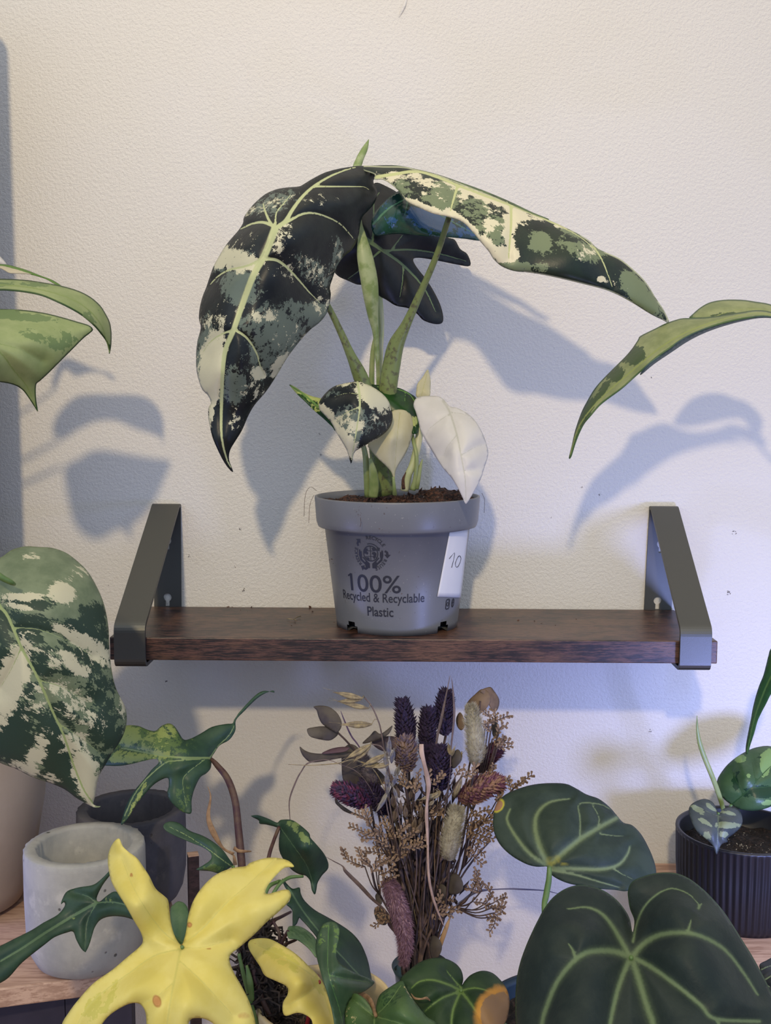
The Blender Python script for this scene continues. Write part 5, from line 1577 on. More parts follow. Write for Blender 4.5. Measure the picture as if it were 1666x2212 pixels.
px_tube('petiole', [(745, 2240, .38, 4), (730, 2260, .34, 5), (700, 2260, .29, 5)], M_STEM_G, phi)
# magenta label tip at the bottom edge
cpv = MB(); q = [P(303, 2206, .30), P(318, 2192, .30), P(322, 2260, .30), P(300, 2260, .30)]
cpv.add(q + [v_ + Vector((0, .0008, 0)) for v_ in q], [(0, 3, 2, 1), (4, 5, 6, 7), (0, 1, 5, 4), (1, 2, 6, 5), (2, 3, 7, 6), (3, 0, 4, 7)])

# ------------------------------------------------------------------ the velvet anthurium
an0 = P(1262, 2300, 0.27)
ant = thing('potted_anthurium', (an0.x, an0.y, LOWZ), 'anthurium with dark velvet heart leaves and pale veins in a teal pot, foreground right', 'plant')
AR = 250 * m_per_px(.27)
AZ = P(1105, 2111, .218).z
prof = [(.001, LOWZ), (AR * .78, LOWZ), (AR * .84, LOWZ + .004), (AR * .97, AZ - .02), (AR * .99, AZ - .018), (AR, AZ), (AR * .95, AZ), (AR * .93, AZ - .003), (AR * .85, LOWZ + .02), (.001, LOWZ + .018)]
lathe('pot', prof, (an0.x, an0.y), M_TEAL, ant, seg=80)
so, sv4 = soil_disc('soil', (an0.x, an0.y), AR * .92, AZ - .012, M_SOIL_D, ant, 0.001, seed=14)
leaf('leaf', [(100, 650), (120, 605), (165, 565), (230, 535), (310, 512), (400, 502), (500, 505), (560, 530), (620, 565), (690, 590), (750, 635), (790, 680), (830, 725), (880, 740), (930, 790), (970, 860), (1000, 930), (1015, 990), (1010, 1020), (960, 1060), (860, 1112), (780, 1105), (690, 1100), (600, 1085), (520, 1070), (450, 1040), (400, 1000), (400, 975), (340, 975), (280, 960), (200, 915), (140, 860), (105, 800), (92, 730)],
     [(410, 970, .215), (92, 730, .185), (400, 502, .160), (690, 590, .165), (1015, 990, .200), (860, 1112, .225), (500, 800, .205), (800, 900, .205), (200, 900, .205), (520, 1065, .222)],
     M_ANT2, ant, FF, psize=20, pillow=.003, curl=.004,
     veins=[([(410, 970), (365, 880), (335, 780), (335, 700), (370, 640), (430, 605), (530, 590)], 15, 3), ([(395, 965), (300, 900), (220, 800), (172, 710), (190, 650)], 10, 4), ([(415, 960), (520, 870), (600, 810), (700, 750), (800, 695)], 13, 9),
            ([(420, 985), (540, 985), (700, 990), (800, 965), (850, 910), (868, 860)], 11, 4), ([(430, 995), (560, 1020), (700, 1062), (810, 1092)], 6, 2), ([(585, 800), (585, 700), (582, 620), (690, 620), (760, 650)], 4, 2), ([(690, 760), (690, 690), (650, 620)], 3, 1.5),
            ([(700, 790), (780, 800), (840, 800)], 3, 1), ([(780, 990), (830, 1020), (890, 1050)], 3, 1)],
     spot=[(118, 630, 34, 26, -50, .5), (430, 940, 60, 34, -20, -.3), (500, 962, 34, 14, 0, -.25)], base=(-.6, -.6, -1))['label'] = 'upper heart leaf lying back, brown nick on its edge'
px_tube('petiole', [(1187, 1872, .218, 5), (1186, 1900, .222, 6.5), (1180, 1935, .228, 7), (1176, 1965, .235, 6), (1182, 2060, .25, 6), (1215, 2200, .265, 7)], M_STEM_G, ant)
leaf('leaf', [(380, 1215), (430, 1150), (500, 1100), (580, 1077), (650, 1085), (720, 1110), (790, 1160), (840, 1220), (868, 1275), (882, 1345), (892, 1280), (868, 1215), (858, 1160), (856, 1110), (880, 1060), (940, 1030), (1020, 1010), (1120, 1010), (1200, 1040), (1280, 1100), (1340, 1160), (1400, 1230), (1460, 1320), (1510, 1400), (1560, 1480), (1610, 1570), (1650, 1650), (1690, 1760), (1700, 1900), (1640, 2080), (1500, 2220), (1250, 2360), (900, 2460), (600, 2330), (400, 2200), (270, 2040), (225, 1880), (218, 1750), (225, 1620), (245, 1520), (280, 1420), (320, 1330), (350, 1270)],
     [(875, 1480, .375), (580, 1077, .345), (1060, 1010, .345), (870, 1280, .355), (220, 1700, .372), (1650, 1650, .372), (600, 1400, .385), (1200, 1350, .385), (520, 1900, .42), (1300, 1900, .415), (900, 2460, .43), (900, 1800, .405), (320, 1330, .362), (1400, 1230, .355)],
     M_ANT, ant, FF, step=6, psize=30, pillow=.005, groove=.001, curl=.006, curl_px=18,
     veins=[([(870, 1485), (780, 1455), (680, 1450), (600, 1470), (520, 1540), (450, 1640), (400, 1760), (370, 1865), (370, 2000)], 15, 9), ([(865, 1480), (820, 1400), (760, 1300), (700, 1235), (620, 1205), (510, 1215)], 13, 3), ([(880, 1480), (960, 1400), (1060, 1355), (1200, 1350), (1320, 1390), (1420, 1460), (1520, 1590), (1590, 1700)], 14, 5),
            ([(885, 1400), (905, 1300), (950, 1200), (1030, 1125), (1110, 1098), (1200, 1130), (1260, 1190)], 6, 2), ([(880, 1485), (1000, 1550), (1150, 1660), (1270, 1760), (1350, 1835), (1600, 1850)], 12, 8), ([(870, 1490), (830, 1580), (790, 1700), (755, 1865), (740, 2000)], 14, 8), ([(878, 1490), (920, 1620), (960, 1750), (1000, 1865), (1030, 2000)], 16, 16),
            ([(1195, 1350), (1205, 1310), (1215, 1270)], 8, 2), ([(560, 1490), (540, 1440), (515, 1405)], 8, 2), ([(1255, 1210), (1275, 1180)], 6, 2), ([(1350, 1835), (1420, 1950)], 6, 3)],
     base=(-.6, -.6, -1))['label'] = 'biggest heart leaf in front, facing the viewer'
px_tube('petiole', [(1364, 2068, .372, 5), (1355, 2110, .345, 6), (1320, 2170, .30, 7), (1290, 2250, .275, 7)], M_STEM_G, ant)
leaf('leaf', [(1000, 1082), (1050, 1030), (1110, 985), (1180, 962), (1250, 963), (1310, 990), (1345, 1030), (1356, 1080), (1350, 1112), (1366, 1088), (1400, 1055), (1460, 1033), (1520, 1045), (1570, 1090), (1602, 1140), (1617, 1200), (1610, 1270), (1590, 1330), (1500, 1450), (1350, 1500), (1200, 1450), (1110, 1340), (1070, 1230), (1030, 1130)],
     [(1340, 1145, .345), (1000, 1082, .345), (1200, 962, .33), (1460, 1033, .33), (1617, 1200, .342), (1100, 1300, .365), (1350, 1500, .39), (1200, 1150, .36), (1450, 1220, .362)],
     leaf_mat('young_anthurium_leaf', srgb(34, 56, 34), srgb(48, 70, 42), vein=srgb(98, 124, 66), vsoft=.4, vhalo=.3, rough=.5, spec=.3, vjit=.4, spot=srgb(190, 138, 60), spot2=srgb(142, 112, 80), fine=.4), ant, FE, step=4.5,
     psize=16, pillow=.003, veins=[([(1340, 1145), (1270, 1110), (1180, 1085), (1110, 1095), (1065, 1130)], 7, 3), ([(1335, 1150), (1230, 1190), (1140, 1260)], 7, 3), ([(1340, 1150), (1300, 1250), (1290, 1333), (1290, 1450)], 7, 4), ([(1345, 1150), (1400, 1220), (1470, 1330)], 8, 4), ([(1345, 1145), (1420, 1130), (1500, 1150), (1560, 1190)], 5, 2), ([(1345, 1130), (1300, 1080), (1260, 1030)], 4, 2)],
     spot=[(1545, 1260, 90, 110, 25, .55)], base=(-.6, -.6, -1))['label'] = 'small heart leaf with an orange-edged brown patch'
px_tube('petiole', [(996, 2140, .342, 4), (1010, 2165, .32, 5), (1080, 2210, .29, 6), (1180, 2260, .27, 6)], M_STEM_G, ant)
# ragged pale leaf left of the small heart leaf
leaf('leaf', [(690, 1262), (712, 1200), (740, 1160), (790, 1180), (830, 1230), (860, 1285), (868, 1220), (890, 1165), (950, 1120), (1010, 1088), (1030, 1120), (1050, 1160), (1090, 1215), (1150, 1290), (1215, 1345), (1200, 1500), (950, 1560), (760, 1500), (700, 1380)],
     [(690, 1262, .37), (860, 1285, .375), (1010, 1088, .365), (1215, 1345, .385), (950, 1560, .42), (1000, 1250, .392), (760, 1180, .365)],
     leaf_mat('scruffy_green_leaf', srgb(58, 86, 48), srgb(76, 102, 58), vein=srgb(104, 128, 76), rough=.45, fine=.6, cream=srgb(176, 166, 120), ns=400, grey=srgb(44, 70, 40), vsoft=.5), phi, FE, step=4.5,
     psize=14, veins=[([(862, 1285), (930, 1220), (1010, 1110)], 4, 2), ([(860, 1290), (1000, 1330), (1150, 1400)], 4, 2), ([(858, 1290), (850, 1400), (840, 1500)], 5, 3), ([(855, 1290), (780, 1230), (730, 1190)], 3, 1)],
     cream=[(1050, 1160, 60, 5, 55, -.02), (730, 1310, 20, 60, -20, -.15)], grey=[(950, 1180, 60, 40, -20, 0)])['label'] = 'ragged mid-green leaf with a dry torn edge'
px_tube('dry_scrap', [(888, 2146, .372, .8), (896, 2156, .375, 2.5), (910, 2158, .376, 2), (922, 2156, .374, 3), (930, 2162, .37, 1)], M_DRY, phi, flat=.4)
px_tube('petiole', [(812, 2194, .372, 4), (800, 2160, .35, 5), (780, 2146, .33, 5), (764, 2144, .31, 5), (740, 2170, .29, 5)], M_DRY, phi)
# ------------------------------------------------------------------ vase with dried flowers
FJ = (580, 1440, 0.3721)
M_GLASS = NT('teal_glass')
_g = M_GLASS.n('ShaderNodeBsdfPrincipled')
_g.inputs['Base Color'].default_value = srgb(96, 130, 134)
_g.inputs['Roughness'].default_value = 0.08
_g.inputs['Transmission Weight'].default_value = 0.75
_g.inputs['IOR'].default_value = 1.45
M_GLASS.l(_g.outputs[0], M_GLASS.out.inputs[0])
M_GLASS = M_GLASS.m
M_CAN = plain('dark_seed_head', srgb(38, 30, 50), 0.7, srgb(66, 50, 76), ns=500)
M_CAN_T = plain('tan_seed_head', srgb(150, 122, 96), 0.75, srgb(96, 82, 96), ns=260)
M_CAN_P = plain('pink_tan_seed_head', srgb(158, 122, 100), 0.75, srgb(110, 66, 90), ns=200, lo=.42, hi=.58)
M_CAN_M = plain('maroon_seed_head', srgb(66, 36, 50), 0.75, srgb(88, 46, 58), ns=300)
M_CAN_V = plain('violet_seed_head', srgb(56, 42, 70), 0.7, srgb(112, 50, 78), ns=180, lo=.45, hi=.6)
M_BUN = plain('cream_fluff', srgb(182, 174, 150), 0.9, srgb(160, 150, 128), ns=300, trans=.2)
M_BUN_G = plain('grey_fluff', srgb(120, 108, 104), 0.9, srgb(100, 88, 92), ns=300, trans=.2)
M_FOX = plain('pink_fluff', srgb(150, 116, 128), 0.9, srgb(118, 86, 98), ns=500, trans=.2)
M_STAT = plain('tan_florets', srgb(154, 128, 100), 0.85, srgb(114, 92, 76), ns=400)
M_TWIG = plain('brown_twig', srgb(84, 66, 58), 0.8, srgb(62, 48, 46), ns=200)
M_OAT = plain('straw_husk', srgb(170, 152, 112), 0.7, srgb(126, 112, 88), ns=260, trans=.15)
M_OAT_B = plain('bluish_straw_husk', srgb(140, 132, 116), 0.7, srgb(96, 96, 116), ns=180, trans=.1)
M_EUC = plain('dried_leaf', srgb(82, 74, 64), 0.7, srgb(66, 58, 54), ns=90)
M_EUC_T = plain('tan_dried_leaf', srgb(128, 104, 78), 0.7, srgb(104, 84, 66), ns=90)
M_RAF = plain('raffia', srgb(186, 158, 142), 0.7, srgb(158, 132, 118), ns=120)
M_BLADE = plain('dry_blade', srgb(116, 98, 92), 0.7, srgb(92, 78, 78), ns=200)

VD = 0.125
vq = P(909, 2086, VD)
VX, VY, VR = vq.x, -VD, 66 * m_per_px(VD)
vase = thing('flower_vase', (VX, VY, LOWZ), 'small teal glass vase holding the dried bouquet, mostly hidden by leaves', 'vase')
prof = [(.001, LOWZ), (VR * .9, LOWZ), (VR * 1.0, LOWZ + .006), (VR * 1.05, LOWZ + .05), (VR * .95, vq.z - .04), (VR * .82, vq.z - .02), (VR * .88, vq.z - .006), (VR, vq.z), (VR * .97, vq.z + .0008),
        (VR * .84, vq.z - .006), (VR * .76, vq.z - .02), (VR * .88, vq.z - .04), (VR * .97, LOWZ + .05), (VR * .92, LOWZ + .010), (.001, LOWZ + .008)]
lathe('glass_body', prof, (VX, VY), M_GLASS, vase, seg=72, wave=lambda i, r, a: r * (1 + (.012 * math.cos(a * 26) if i in (2, 3, 4, 5, 6) else 0)))
INV = Vector((VX, VY, LOWZ + .014))
NECK = lambda k: P(905 + rb.uniform(-34, 34), 2078, VD + rb.uniform(-.008, .010))
rb = random.Random(5)


def J(x, y, d):
    return P(x * FJ[2] + FJ[0], y * FJ[2] + FJ[1], d)


def stem_path(head_base, bend=0.0, via=None):
    nk = P(905 + rb.uniform(-32, 32), 2074, VD + rb.uniform(-.008, .008))
    mid = via if via is not None else head_base.lerp(nk, 0.5) + Vector((rb.uniform(-.004, .004), rb.uniform(-.003, .003), 0))
    end = INV + Vector((rb.uniform(-.010, .010), rb.uniform(-.010, .010), rb.uniform(0, .004)))
    return [Vector(p) for p in catmull([head_base, mid, nk, end], 6)]


def flower(name, label, cat, group, base_pt):
    o = thing(name, (VX, VY, LOWZ + .01), label, cat, group)
    return o


def add_stem(parent, path, r=0.0007, mat=None):
    mb = MB()
    tube_into(mb, path, [r] * len(path), 6)
    return mb.build('stem', mat or M_TWIG, parent)


def fuzz_head(name, pts, mat, parent, hairs, hl, core=.72, up=.5, hw=.00014):
    """pts: (x, y, d, half width px) in crop units; soft hairy head"""
    c = catmull([(x * FJ[2] + FJ[0], y * FJ[2] + FJ[1], d, w * FJ[2]) for x, y, d, w in pts], 8)
    path = [P(x, y, d) for x, y, d, w in c]
    rad = [max(w, .3) * m_per_px(d) for x, y, d, w in c]
    mb = MB()
    tube_into(mb, path, [r * core for r in rad], 16)
    fr = frames(path)
    for _ in range(hairs):
        i = rb.randrange(len(path) - 1)
        t, u, w = fr[i]
        p = path[i].lerp(path[i + 1], rb.random())
        a = rb.uniform(0, 6.283)
        n = u * math.cos(a) + w * math.sin(a)
        d_ = (n + t * up * rb.uniform(.4, 1.6)).normalized()
        s0 = p + n * rad[i] * core * .8
        L = rad[i] * (1 - core) + hl * rb.uniform(.4, 1.15)
        side = d_.cross(Vector((rb.gauss(0, 1), rb.gauss(0, 1), rb.gauss(0, 1)))).normalized() * hw
        m_ = s0 + d_ * L * .6
        e = s0 + d_ * L + t * L * .15
        mb.add([s0 - side, s0 + side, m_ + side * .7, m_ - side * .7, e], [(0, 1, 2, 3), (3, 2, 4)])
    return mb.build(name, mat, parent, smooth=False), path


def scale_head(pts, mat, parent, n=150, sl=.0052, sw=.0013, open_=.55, name='seed_head'):
    c = catmull([(x * FJ[2] + FJ[0], y * FJ[2] + FJ[1], d, w * FJ[2]) for x, y, d, w in pts], 8)
    path = [P(x, y, d) for x, y, d, w in c]
    rad = [max(w, .3) * m_per_px(d) for x, y, d, w in c]
    mb = MB()
    tube_into(mb, path, [r * .72 for r in rad], 12)
    fr = frames(path)
    for k in range(n):
        f = (k + .5) / n * (len(path) - 1)
        i = min(int(f), len(path) - 2)
        t, u, w = fr[i]
        p = path[i].lerp(path[i + 1], f - i)
        a = k * 2.39996 + rb.uniform(-.2, .2)
        nn = u * math.cos(a) + w * math.sin(a)
        d_ = (t + nn * open_ * rb.uniform(.8, 1.2)).normalized()
        side = d_.cross(nn).normalized()
        s0 = p + nn * rad[i] * .66
        L = sl * rb.uniform(.8, 1.2)
        m_ = s0 + d_ * L * .45
        e = s0 + d_ * L
        th = d_.cross(side) * sw * .5
        mb.add([s0, m_ + side * sw, m_ - side * sw, m_ + th, m_ - th, e], [(0, 1, 3), (0, 3, 2), (0, 2, 4), (0, 4, 1), (5, 3, 1), (5, 2, 3), (5, 4, 2), (5, 1, 4)])
    return mb.build(name, mat, parent, smooth=False), path


# dark and coloured seed heads: base ... tip
heads = [
    ([(812, 458, .120, 30), (800, 400, .118, 52), (795, 320, .116, 50), (785, 240, .114, 24), (780, 208, .113, 5)], M_CAN, 'dark purple seed head, leftmost of the three tallest'),
    ([(925, 500, .112, 22), (922, 430, .112, 42), (924, 350, .110, 40), (928, 285, .109, 18), (930, 262, .108, 4)], M_CAN, 'dark purple seed head, middle one of the three tallest'),
    ([(1030, 400, .100, 24), (1025, 330, .098, 46), (1022, 250, .096, 44), (1028, 190, .095, 26), (1030, 160, .095, 6)], M_CAN, 'dark purple seed head, rightmost of the three tallest'),
    ([(1000, 710, .140, 34), (998, 650, .142, 58), (998, 580, .142, 56), (996, 510, .140, 28), (994, 482, .139, 6)], M_CAN, 'dark purple seed head low between raffia strip and cream tails'),
    ([(935, 560, .120, 22), (930, 510, .120, 34), (925, 460, .119, 20)], M_CAN, 'small dark seed head tucked beside the raffia strip'),
    ([(700, 850, .128, 30), (640, 780, .132, 56), (590, 720, .132, 46), (545, 690, .130, 14)], M_CAN, 'dark seed head leaning left above the tan florets'),
    ([(590, 790, .138, 22), (530, 770, .142, 50), (470, 740, .142, 48), (425, 720, .140, 26), (402, 712, .139, 6)], M_CAN_V, 'violet and pink seed head pointing left'),
    ([(800, 600, .142, 36), (798, 540, .146, 60), (795, 480, .146, 56), (785, 430, .144, 18)], M_CAN_T, 'tan seed head left of the raffia strip'),
    ([(1110, 770, .138, 26), (1170, 740, .142, 64), (1240, 700, .142, 68), (1310, 680, .140, 34), (1338, 676, .139, 6)], M_CAN_P, 'big pinkish tan seed head pointing right'),
    ([(1215, 610, .110, 16), (1250, 560, .112, 40), (1290, 510, .112, 38), (1330, 478, .110, 8)], M_CAN_M, 'maroon seed head slanting right behind the upper cream tail'),
]
for pts, mat, lab_ in heads:
    o = flower('canary_seed_flower', lab_, 'dried flower', 'dried seed heads in the bouquet', None)
    h, path = scale_head(pts, mat, o, n=300 if mat is not M_CAN_P else 420, sl=.0062, sw=.0015, open_=1.0)
    add_stem(o, stem_path(path[0]), .0009)

for pts, mat, lab_, n in (
        ([(1200, 560, .150, 34), (1205, 500, .152, 62), (1200, 400, .152, 64), (1188, 310, .150, 52), (1180, 250, .149, 28), (1176, 222, .148, 8)], M_BUN, 'fluffy cream bunny tail, the upper of two', 2600),
        ([(1055, 1112, .158, 34), (1052, 1060, .160, 62), (1062, 980, .160, 68), (1082, 890, .160, 58), (1095, 840, .158, 40), (1102, 815, .157, 16)], M_BUN, 'fluffy cream bunny tail, the lower of two', 2600),
        ([(610, 690, .128, 22), (600, 650, .130, 50), (575, 590, .130, 54), (545, 530, .128, 34), (530, 505, .127, 8)], M_BUN_G, 'dull grey bunny tail behind the oat husks at left', 1500)):
    o = flower('bunny_tail_flower', lab_, 'dried flower', 'bunny tails in the bouquet', None)
    h, path = fuzz_head('fluffy_head', pts, mat, o, n, .0030, core=.74, up=.7)
    add_stem(o, stem_path(path[0]), .0008)
o = flower('foxtail_flower', 'fuzzy pink foxtail hanging down the front of the dried bouquet', 'dried flower', None, None)
h, path = fuzz_head('fluffy_head', [(700, 1232, .158, 30), (705, 1270, .162, 56), (735, 1350, .165, 62), (768, 1440, .166, 62), (790, 1540, .166, 54), (795, 1640, .165, 42), (785, 1730, .163, 14)], M_FOX, o, 4200, .0026, core=.62, up=.5, hw=.0002)
mbf = MB()
cpt = catmull([(700, 1240, .158, 40), (735, 1350, .165, 58), (768, 1440, .166, 58), (790, 1540, .166, 50), (790, 1690, .164, 26)], 10)
pth = [J(x, y, d) for x, y, d, w in cpt]; frm = frames(pth)
for k in range(420):
    f = rb.random() * (len(pth) - 1); i = min(int(f), len(pth) - 2)
    t, u, w = frm[i]; a = rb.uniform(0, 6.283); nn = u * math.cos(a) + w * math.sin(a)
    p = pth[i].lerp(pth[i + 1], f - i) + nn * cpt[i][3] * FJ[2] * m_per_px(.165) * .72
    s_ = .0011; b_ = t.cross(nn)
    mbf.add([p - t * s_ * .7, p + b_ * s_ * .5, p - b_ * s_ * .5, p + nn * s_ * .6, p + (t + nn * .6) * s_ * 1.5], [(0, 1, 3), (0, 3, 2), (4, 3, 1), (4, 2, 3)])
sd = mbf.build('seeds', plain('pink_seed', srgb(172, 140, 146), .8), o, smooth=False); sd['kind'] = 'stuff'
add_stem(o, [J(700, 1235, .158), J(690, 1300, .15), J(760, 1500, .14), P(888, 2074, VD), INV], .0008)


# statice sprays
def florets(mb, row, spacing=.00135, size=.0034, start=.0):
    L = [(row[i + 1] - row[i]).length for i in range(len(row) - 1)]
    T = sum(L); s_, i, acc = start, 0, 0.0
    k = 0
    while s_ < T:
        while i < len(L) - 1 and s_ > acc + L[i]:
            acc += L[i]; i += 1
        p = row[i].lerp(row[i + 1], (s_ - acc) / max(L[i], 1e-9))
        t = (row[i + 1] - row[i]).normalized()
        vw = Vector((0, -1, .1))
        sd_ = t.cross(vw).normalized() * (1 if k % 2 else -1)
        d_ = (t * .9 + sd_ * .9 + vw * rb.uniform(-.5, .6) + Vector((0, 0, .35))).normalized()
        sz_ = size * rb.uniform(.75, 1.2)
        u = d_.orthogonal().normalized(); w = d_.cross(u)
        r = sz_ * .24
        q = [p + d_ * (-.1 * sz_)]
        ring1 = [p + d_ * sz_ * .45 + (u * math.cos(a) + w * math.sin(a)) * r for a in (0, 1.571, 3.142, 4.712)]
        ring2 = [p + d_ * sz_ * .95 + (u * math.cos(a) + w * math.sin(a)) * r * 1.15 for a in (.4, 1.97, 3.54, 5.11)]
        tip = p + d_ * sz_ * 1.05
        v_ = q + ring1 + ring2 + [tip]
        f_ = [(0, 1 + (j + 1) % 4, 1 + j) for j in range(4)] + [(1 + j, 1 + (j + 1) % 4, 5 + (j + 1) % 4, 5 + j) for j in range(4)] + [(5 + j, 5 + (j + 1) % 4, 9) for j in range(4)]
        mb.add(v_, f_)
        s_ += spacing * rb.uniform(.85, 1.15)
        k += 1


def spray(label, root_pt, rows, d, side=None):
    """root_pt: crop point where the spray's stalk forks; rows: floret rows (lists of crop points, base first)"""
    o = flower('statice_spray', label, 'dried flower', 'tan dried statice sprays', None)
    rootw = J(root_pt[0], root_pt[1], d - .01)
    add_stem(o, stem_path(rootw), .0007)
    tw, fl = MB(), MB()
    for r in rows:
        dd = d + rb.uniform(-.008, .012)
        pts = [J(x, y, dd + rb.uniform(-.002, .002)) for x, y in r]
        base = pts[0]
        mid = rootw.lerp(base, .55) + Vector((0, -.002, -.003))
        br = [Vector(p) for p in catmull([rootw, mid, base], 5)]
        tube_into(tw, br, [.00045] * len(br), 5)
        row = [Vector(p) for p in catmull(pts, 6)]
        tube_into(tw, row, [.0003] * len(row), 5)
        florets(fl, row)
    tw.build('twigs', M_TWIG, o)
    f = fl.build('florets', M_STAT, o, smooth=False)
    f['kind'] = 'stuff'
    return o


spray('tan floret spray fanning out left at middle height of the bouquet', (760, 1180),
      [[(700, 1010), (560, 960), (470, 925)], [(600, 930), (560, 880), (500, 850)], [(590, 920), (575, 870), (558, 828)], [(740, 1000), (770, 950), (805, 915)], [(760, 1050), (840, 1030), (910, 1000)],
       [(720, 1095), (640, 1080), (560, 1070)], [(690, 1010), (650, 970), (640, 930)], [(760, 1090), (690, 1050), (620, 1040)], [(730, 1000), (700, 950), (668, 880)], [(820, 1060), (870, 1045), (905, 1035)], [(640, 960), (600, 965), (540, 990)],
       [(700, 1040), (620, 1000), (560, 1000)], [(770, 1010), (820, 985), (850, 960)], [(730, 1120), (790, 1085), (800, 1060)]], .155)
spray('tan floret spray reaching lower left above the pink foxtail', (650, 1330),
      [[(560, 1160), (500, 1140), (450, 1110), (435, 1060)], [(590, 1150), (540, 1110), (515, 1050)], [(600, 1200), (640, 1150), (700, 1120)], [(640, 1210), (690, 1190), (730, 1170)], [(600, 1160), (560, 1120), (560, 1080)], [(620, 1130), (680, 1120), (740, 1135)],
       [(650, 1290), (680, 1240), (740, 1210)]], .160)
spray('small tan floret spray behind the tan seed head', (830, 860),
      [[(790, 680), (740, 650), (690, 655)], [(800, 700), (780, 650), (785, 615)], [(840, 720), (870, 680), (870, 610)], [(850, 740), (860, 690), (820, 690)], [(880, 840), (870, 810), (850, 800)]], .150)
spray('small tan floret spray crossing the raffia strip', (900, 900),
      [[(940, 690), (980, 660), (1012, 625)], [(925, 680), (935, 650), (930, 610)], [(930, 830), (970, 830), (1010, 848)], [(930, 850), (960, 870), (1000, 835)], [(1085, 640), (1110, 600), (1140, 590)], [(1120, 640), (1170, 625), (1200, 600), (1205, 570)]], .158)
spray('tan floret spray at the upper right of the bouquet', (1200, 800),
      [[(1280, 330), (1330, 310), (1392, 285)], [(1260, 340), (1290, 300), (1250, 260)], [(1330, 400), (1350, 350), (1385, 345)], [(1300, 330), (1320, 280), (1305, 250)], [(1320, 470), (1370, 470), (1412, 460)], [(1330, 470), (1360, 430), (1370, 400)], [(1290, 380), (1270, 350), (1245, 330)],
       [(1270, 640), (1300, 610), (1312, 565)], [(1300, 420), (1340, 440), (1400, 440)]], .125)
spray('tan floret spray poking out beside the upper heart leaf', (1180, 950),
      [[(1410, 720), (1400, 680), (1388, 645)], [(1420, 715), (1470, 670), (1530, 628)], [(1330, 770), (1360, 760), (1375, 790)], [(1340, 790), (1330, 740), (1350, 720)], [(1420, 710), (1450, 680), (1490, 665)]], .135)
spray('dense tan floret spray right of the lower bunny tail', (1120, 1180),
      [[(1190, 900), (1240, 930), (1300, 965)], [(1160, 940), (1230, 975), (1310, 1000)], [(1180, 1020), (1220, 1060), (1255, 1090)], [(1150, 1060), (1200, 1110), (1248, 1150)], [(1200, 880), (1230, 840), (1290, 830)], [(1180, 880), (1190, 840), (1170, 800)], [(1230, 900), (1290, 890), (1300, 860)],
       [(1150, 1000), (1210, 1000), (1270, 1030)], [(1190, 940), (1210, 900), (1260, 880)], [(1160, 900), (1170, 960), (1200, 1010)], [(1250, 960), (1300, 930), (1320, 900)]], .140)
spray('thin arching floret spray bending down at lower right of the bouquet', (1080, 1395),
      [[(1190, 1290), (1205, 1240), (1212, 1182)], [(1240, 1300), (1225, 1250), (1190, 1230)], [(1180, 1365), (1240, 1370), (1300, 1400), (1375, 1385)], [(1310, 1370), (1340, 1350), (1378, 1335)], [(1270, 1370), (1290, 1310), (1270, 1270)], [(1310, 1430), (1330, 1455), (1270, 1465)],
       [(1320, 1450), (1310, 1500), (1282, 1545)], [(1230, 1310), (1180, 1290), (1155, 1285)], [(1300, 1400), (1360, 1415), (1350, 1430)]], .140)
spray('low tan floret spray over the stems at right', (960, 1560),
      [[(990, 1400), (1040, 1405), (1110, 1415)], [(985, 1380), (1020, 1350), (1070, 1350)], [(980, 1430), (1030, 1430), (1060, 1440)], [(950, 1470), (980, 1455), (1010, 1455)], [(980, 1390), (985, 1350), (1000, 1320)]], .150)
spray('low tan floret spray left of the pink foxtail', (780, 1580),
      [[(700, 1470), (650, 1480), (608, 1512)], [(690, 1440), (650, 1420), (625, 1425)], [(710, 1480), (680, 1460), (640, 1465)]], .150)


# oat spikelets
def spikelet(mb, a, b, w, awn=True):
    """husk from base a to tip b (world), half width w"""
    ax = (b - a); L = ax.length; t = ax.normalized()
    u = t.cross(Vector((0, -1, 0))).normalized(); v_ = t.cross(u)
    for sgn in (-1, 1):
        n = 7; pts, rad = [], []
        for i in range(n):
            f = i / (n - 1)
            pts.append(a + t * L * f * (1 if sgn > 0 else .86) + u * sgn * w * .45 * math.sin(math.pi * min(f * 1.1, 1)) + v_ * sgn * w * .15)
            rad.append(max(w * .62 * math.sin(math.pi * min(.08 + f * .92, 1)) ** .8, .00005))
        tube_into(mb, pts, rad, 7, .55)
    if awn:
        tube_into(mb, [a + t * L * .5, b + t * L * .35 + u * w], [.00014, .00008], 4)


def oats(label, rows, d, mat, via=None):
    o = flower('oat_sprig', label, 'dried flower', 'dried oat sprigs in the bouquet', None)
    main = [J(x, y, d) for x, y in rows[0]]
    nk = P(905 + rb.uniform(-28, 28), 2074, VD)
    pth_ = [Vector(p) for p in catmull(main + [nk, INV + Vector((rb.uniform(-.008, .008), rb.uniform(-.008, .008), 0))], 6)]
    add_stem(o, pth_, .0005, M_BLADE)
    for (x0_, y0_, x1_, y1_, w_) in rows[1]:
        m = MB()
        dd = d + rb.uniform(0, .008)
        a, b = J(x0_, y0_, dd), J(x1_, y1_, dd + .002)
        spikelet(m, a, b, w_ * FJ[2] * m_per_px(d))
        near = min(pth_[:-8] or pth_, key=lambda q: (q - a).length)
        tube_into(m, [a, a.lerp(near, .5) + Vector((0, 0, .002)), near], [.0002] * 3, 4)
        m.build('spikelet', mat, o)
    return o


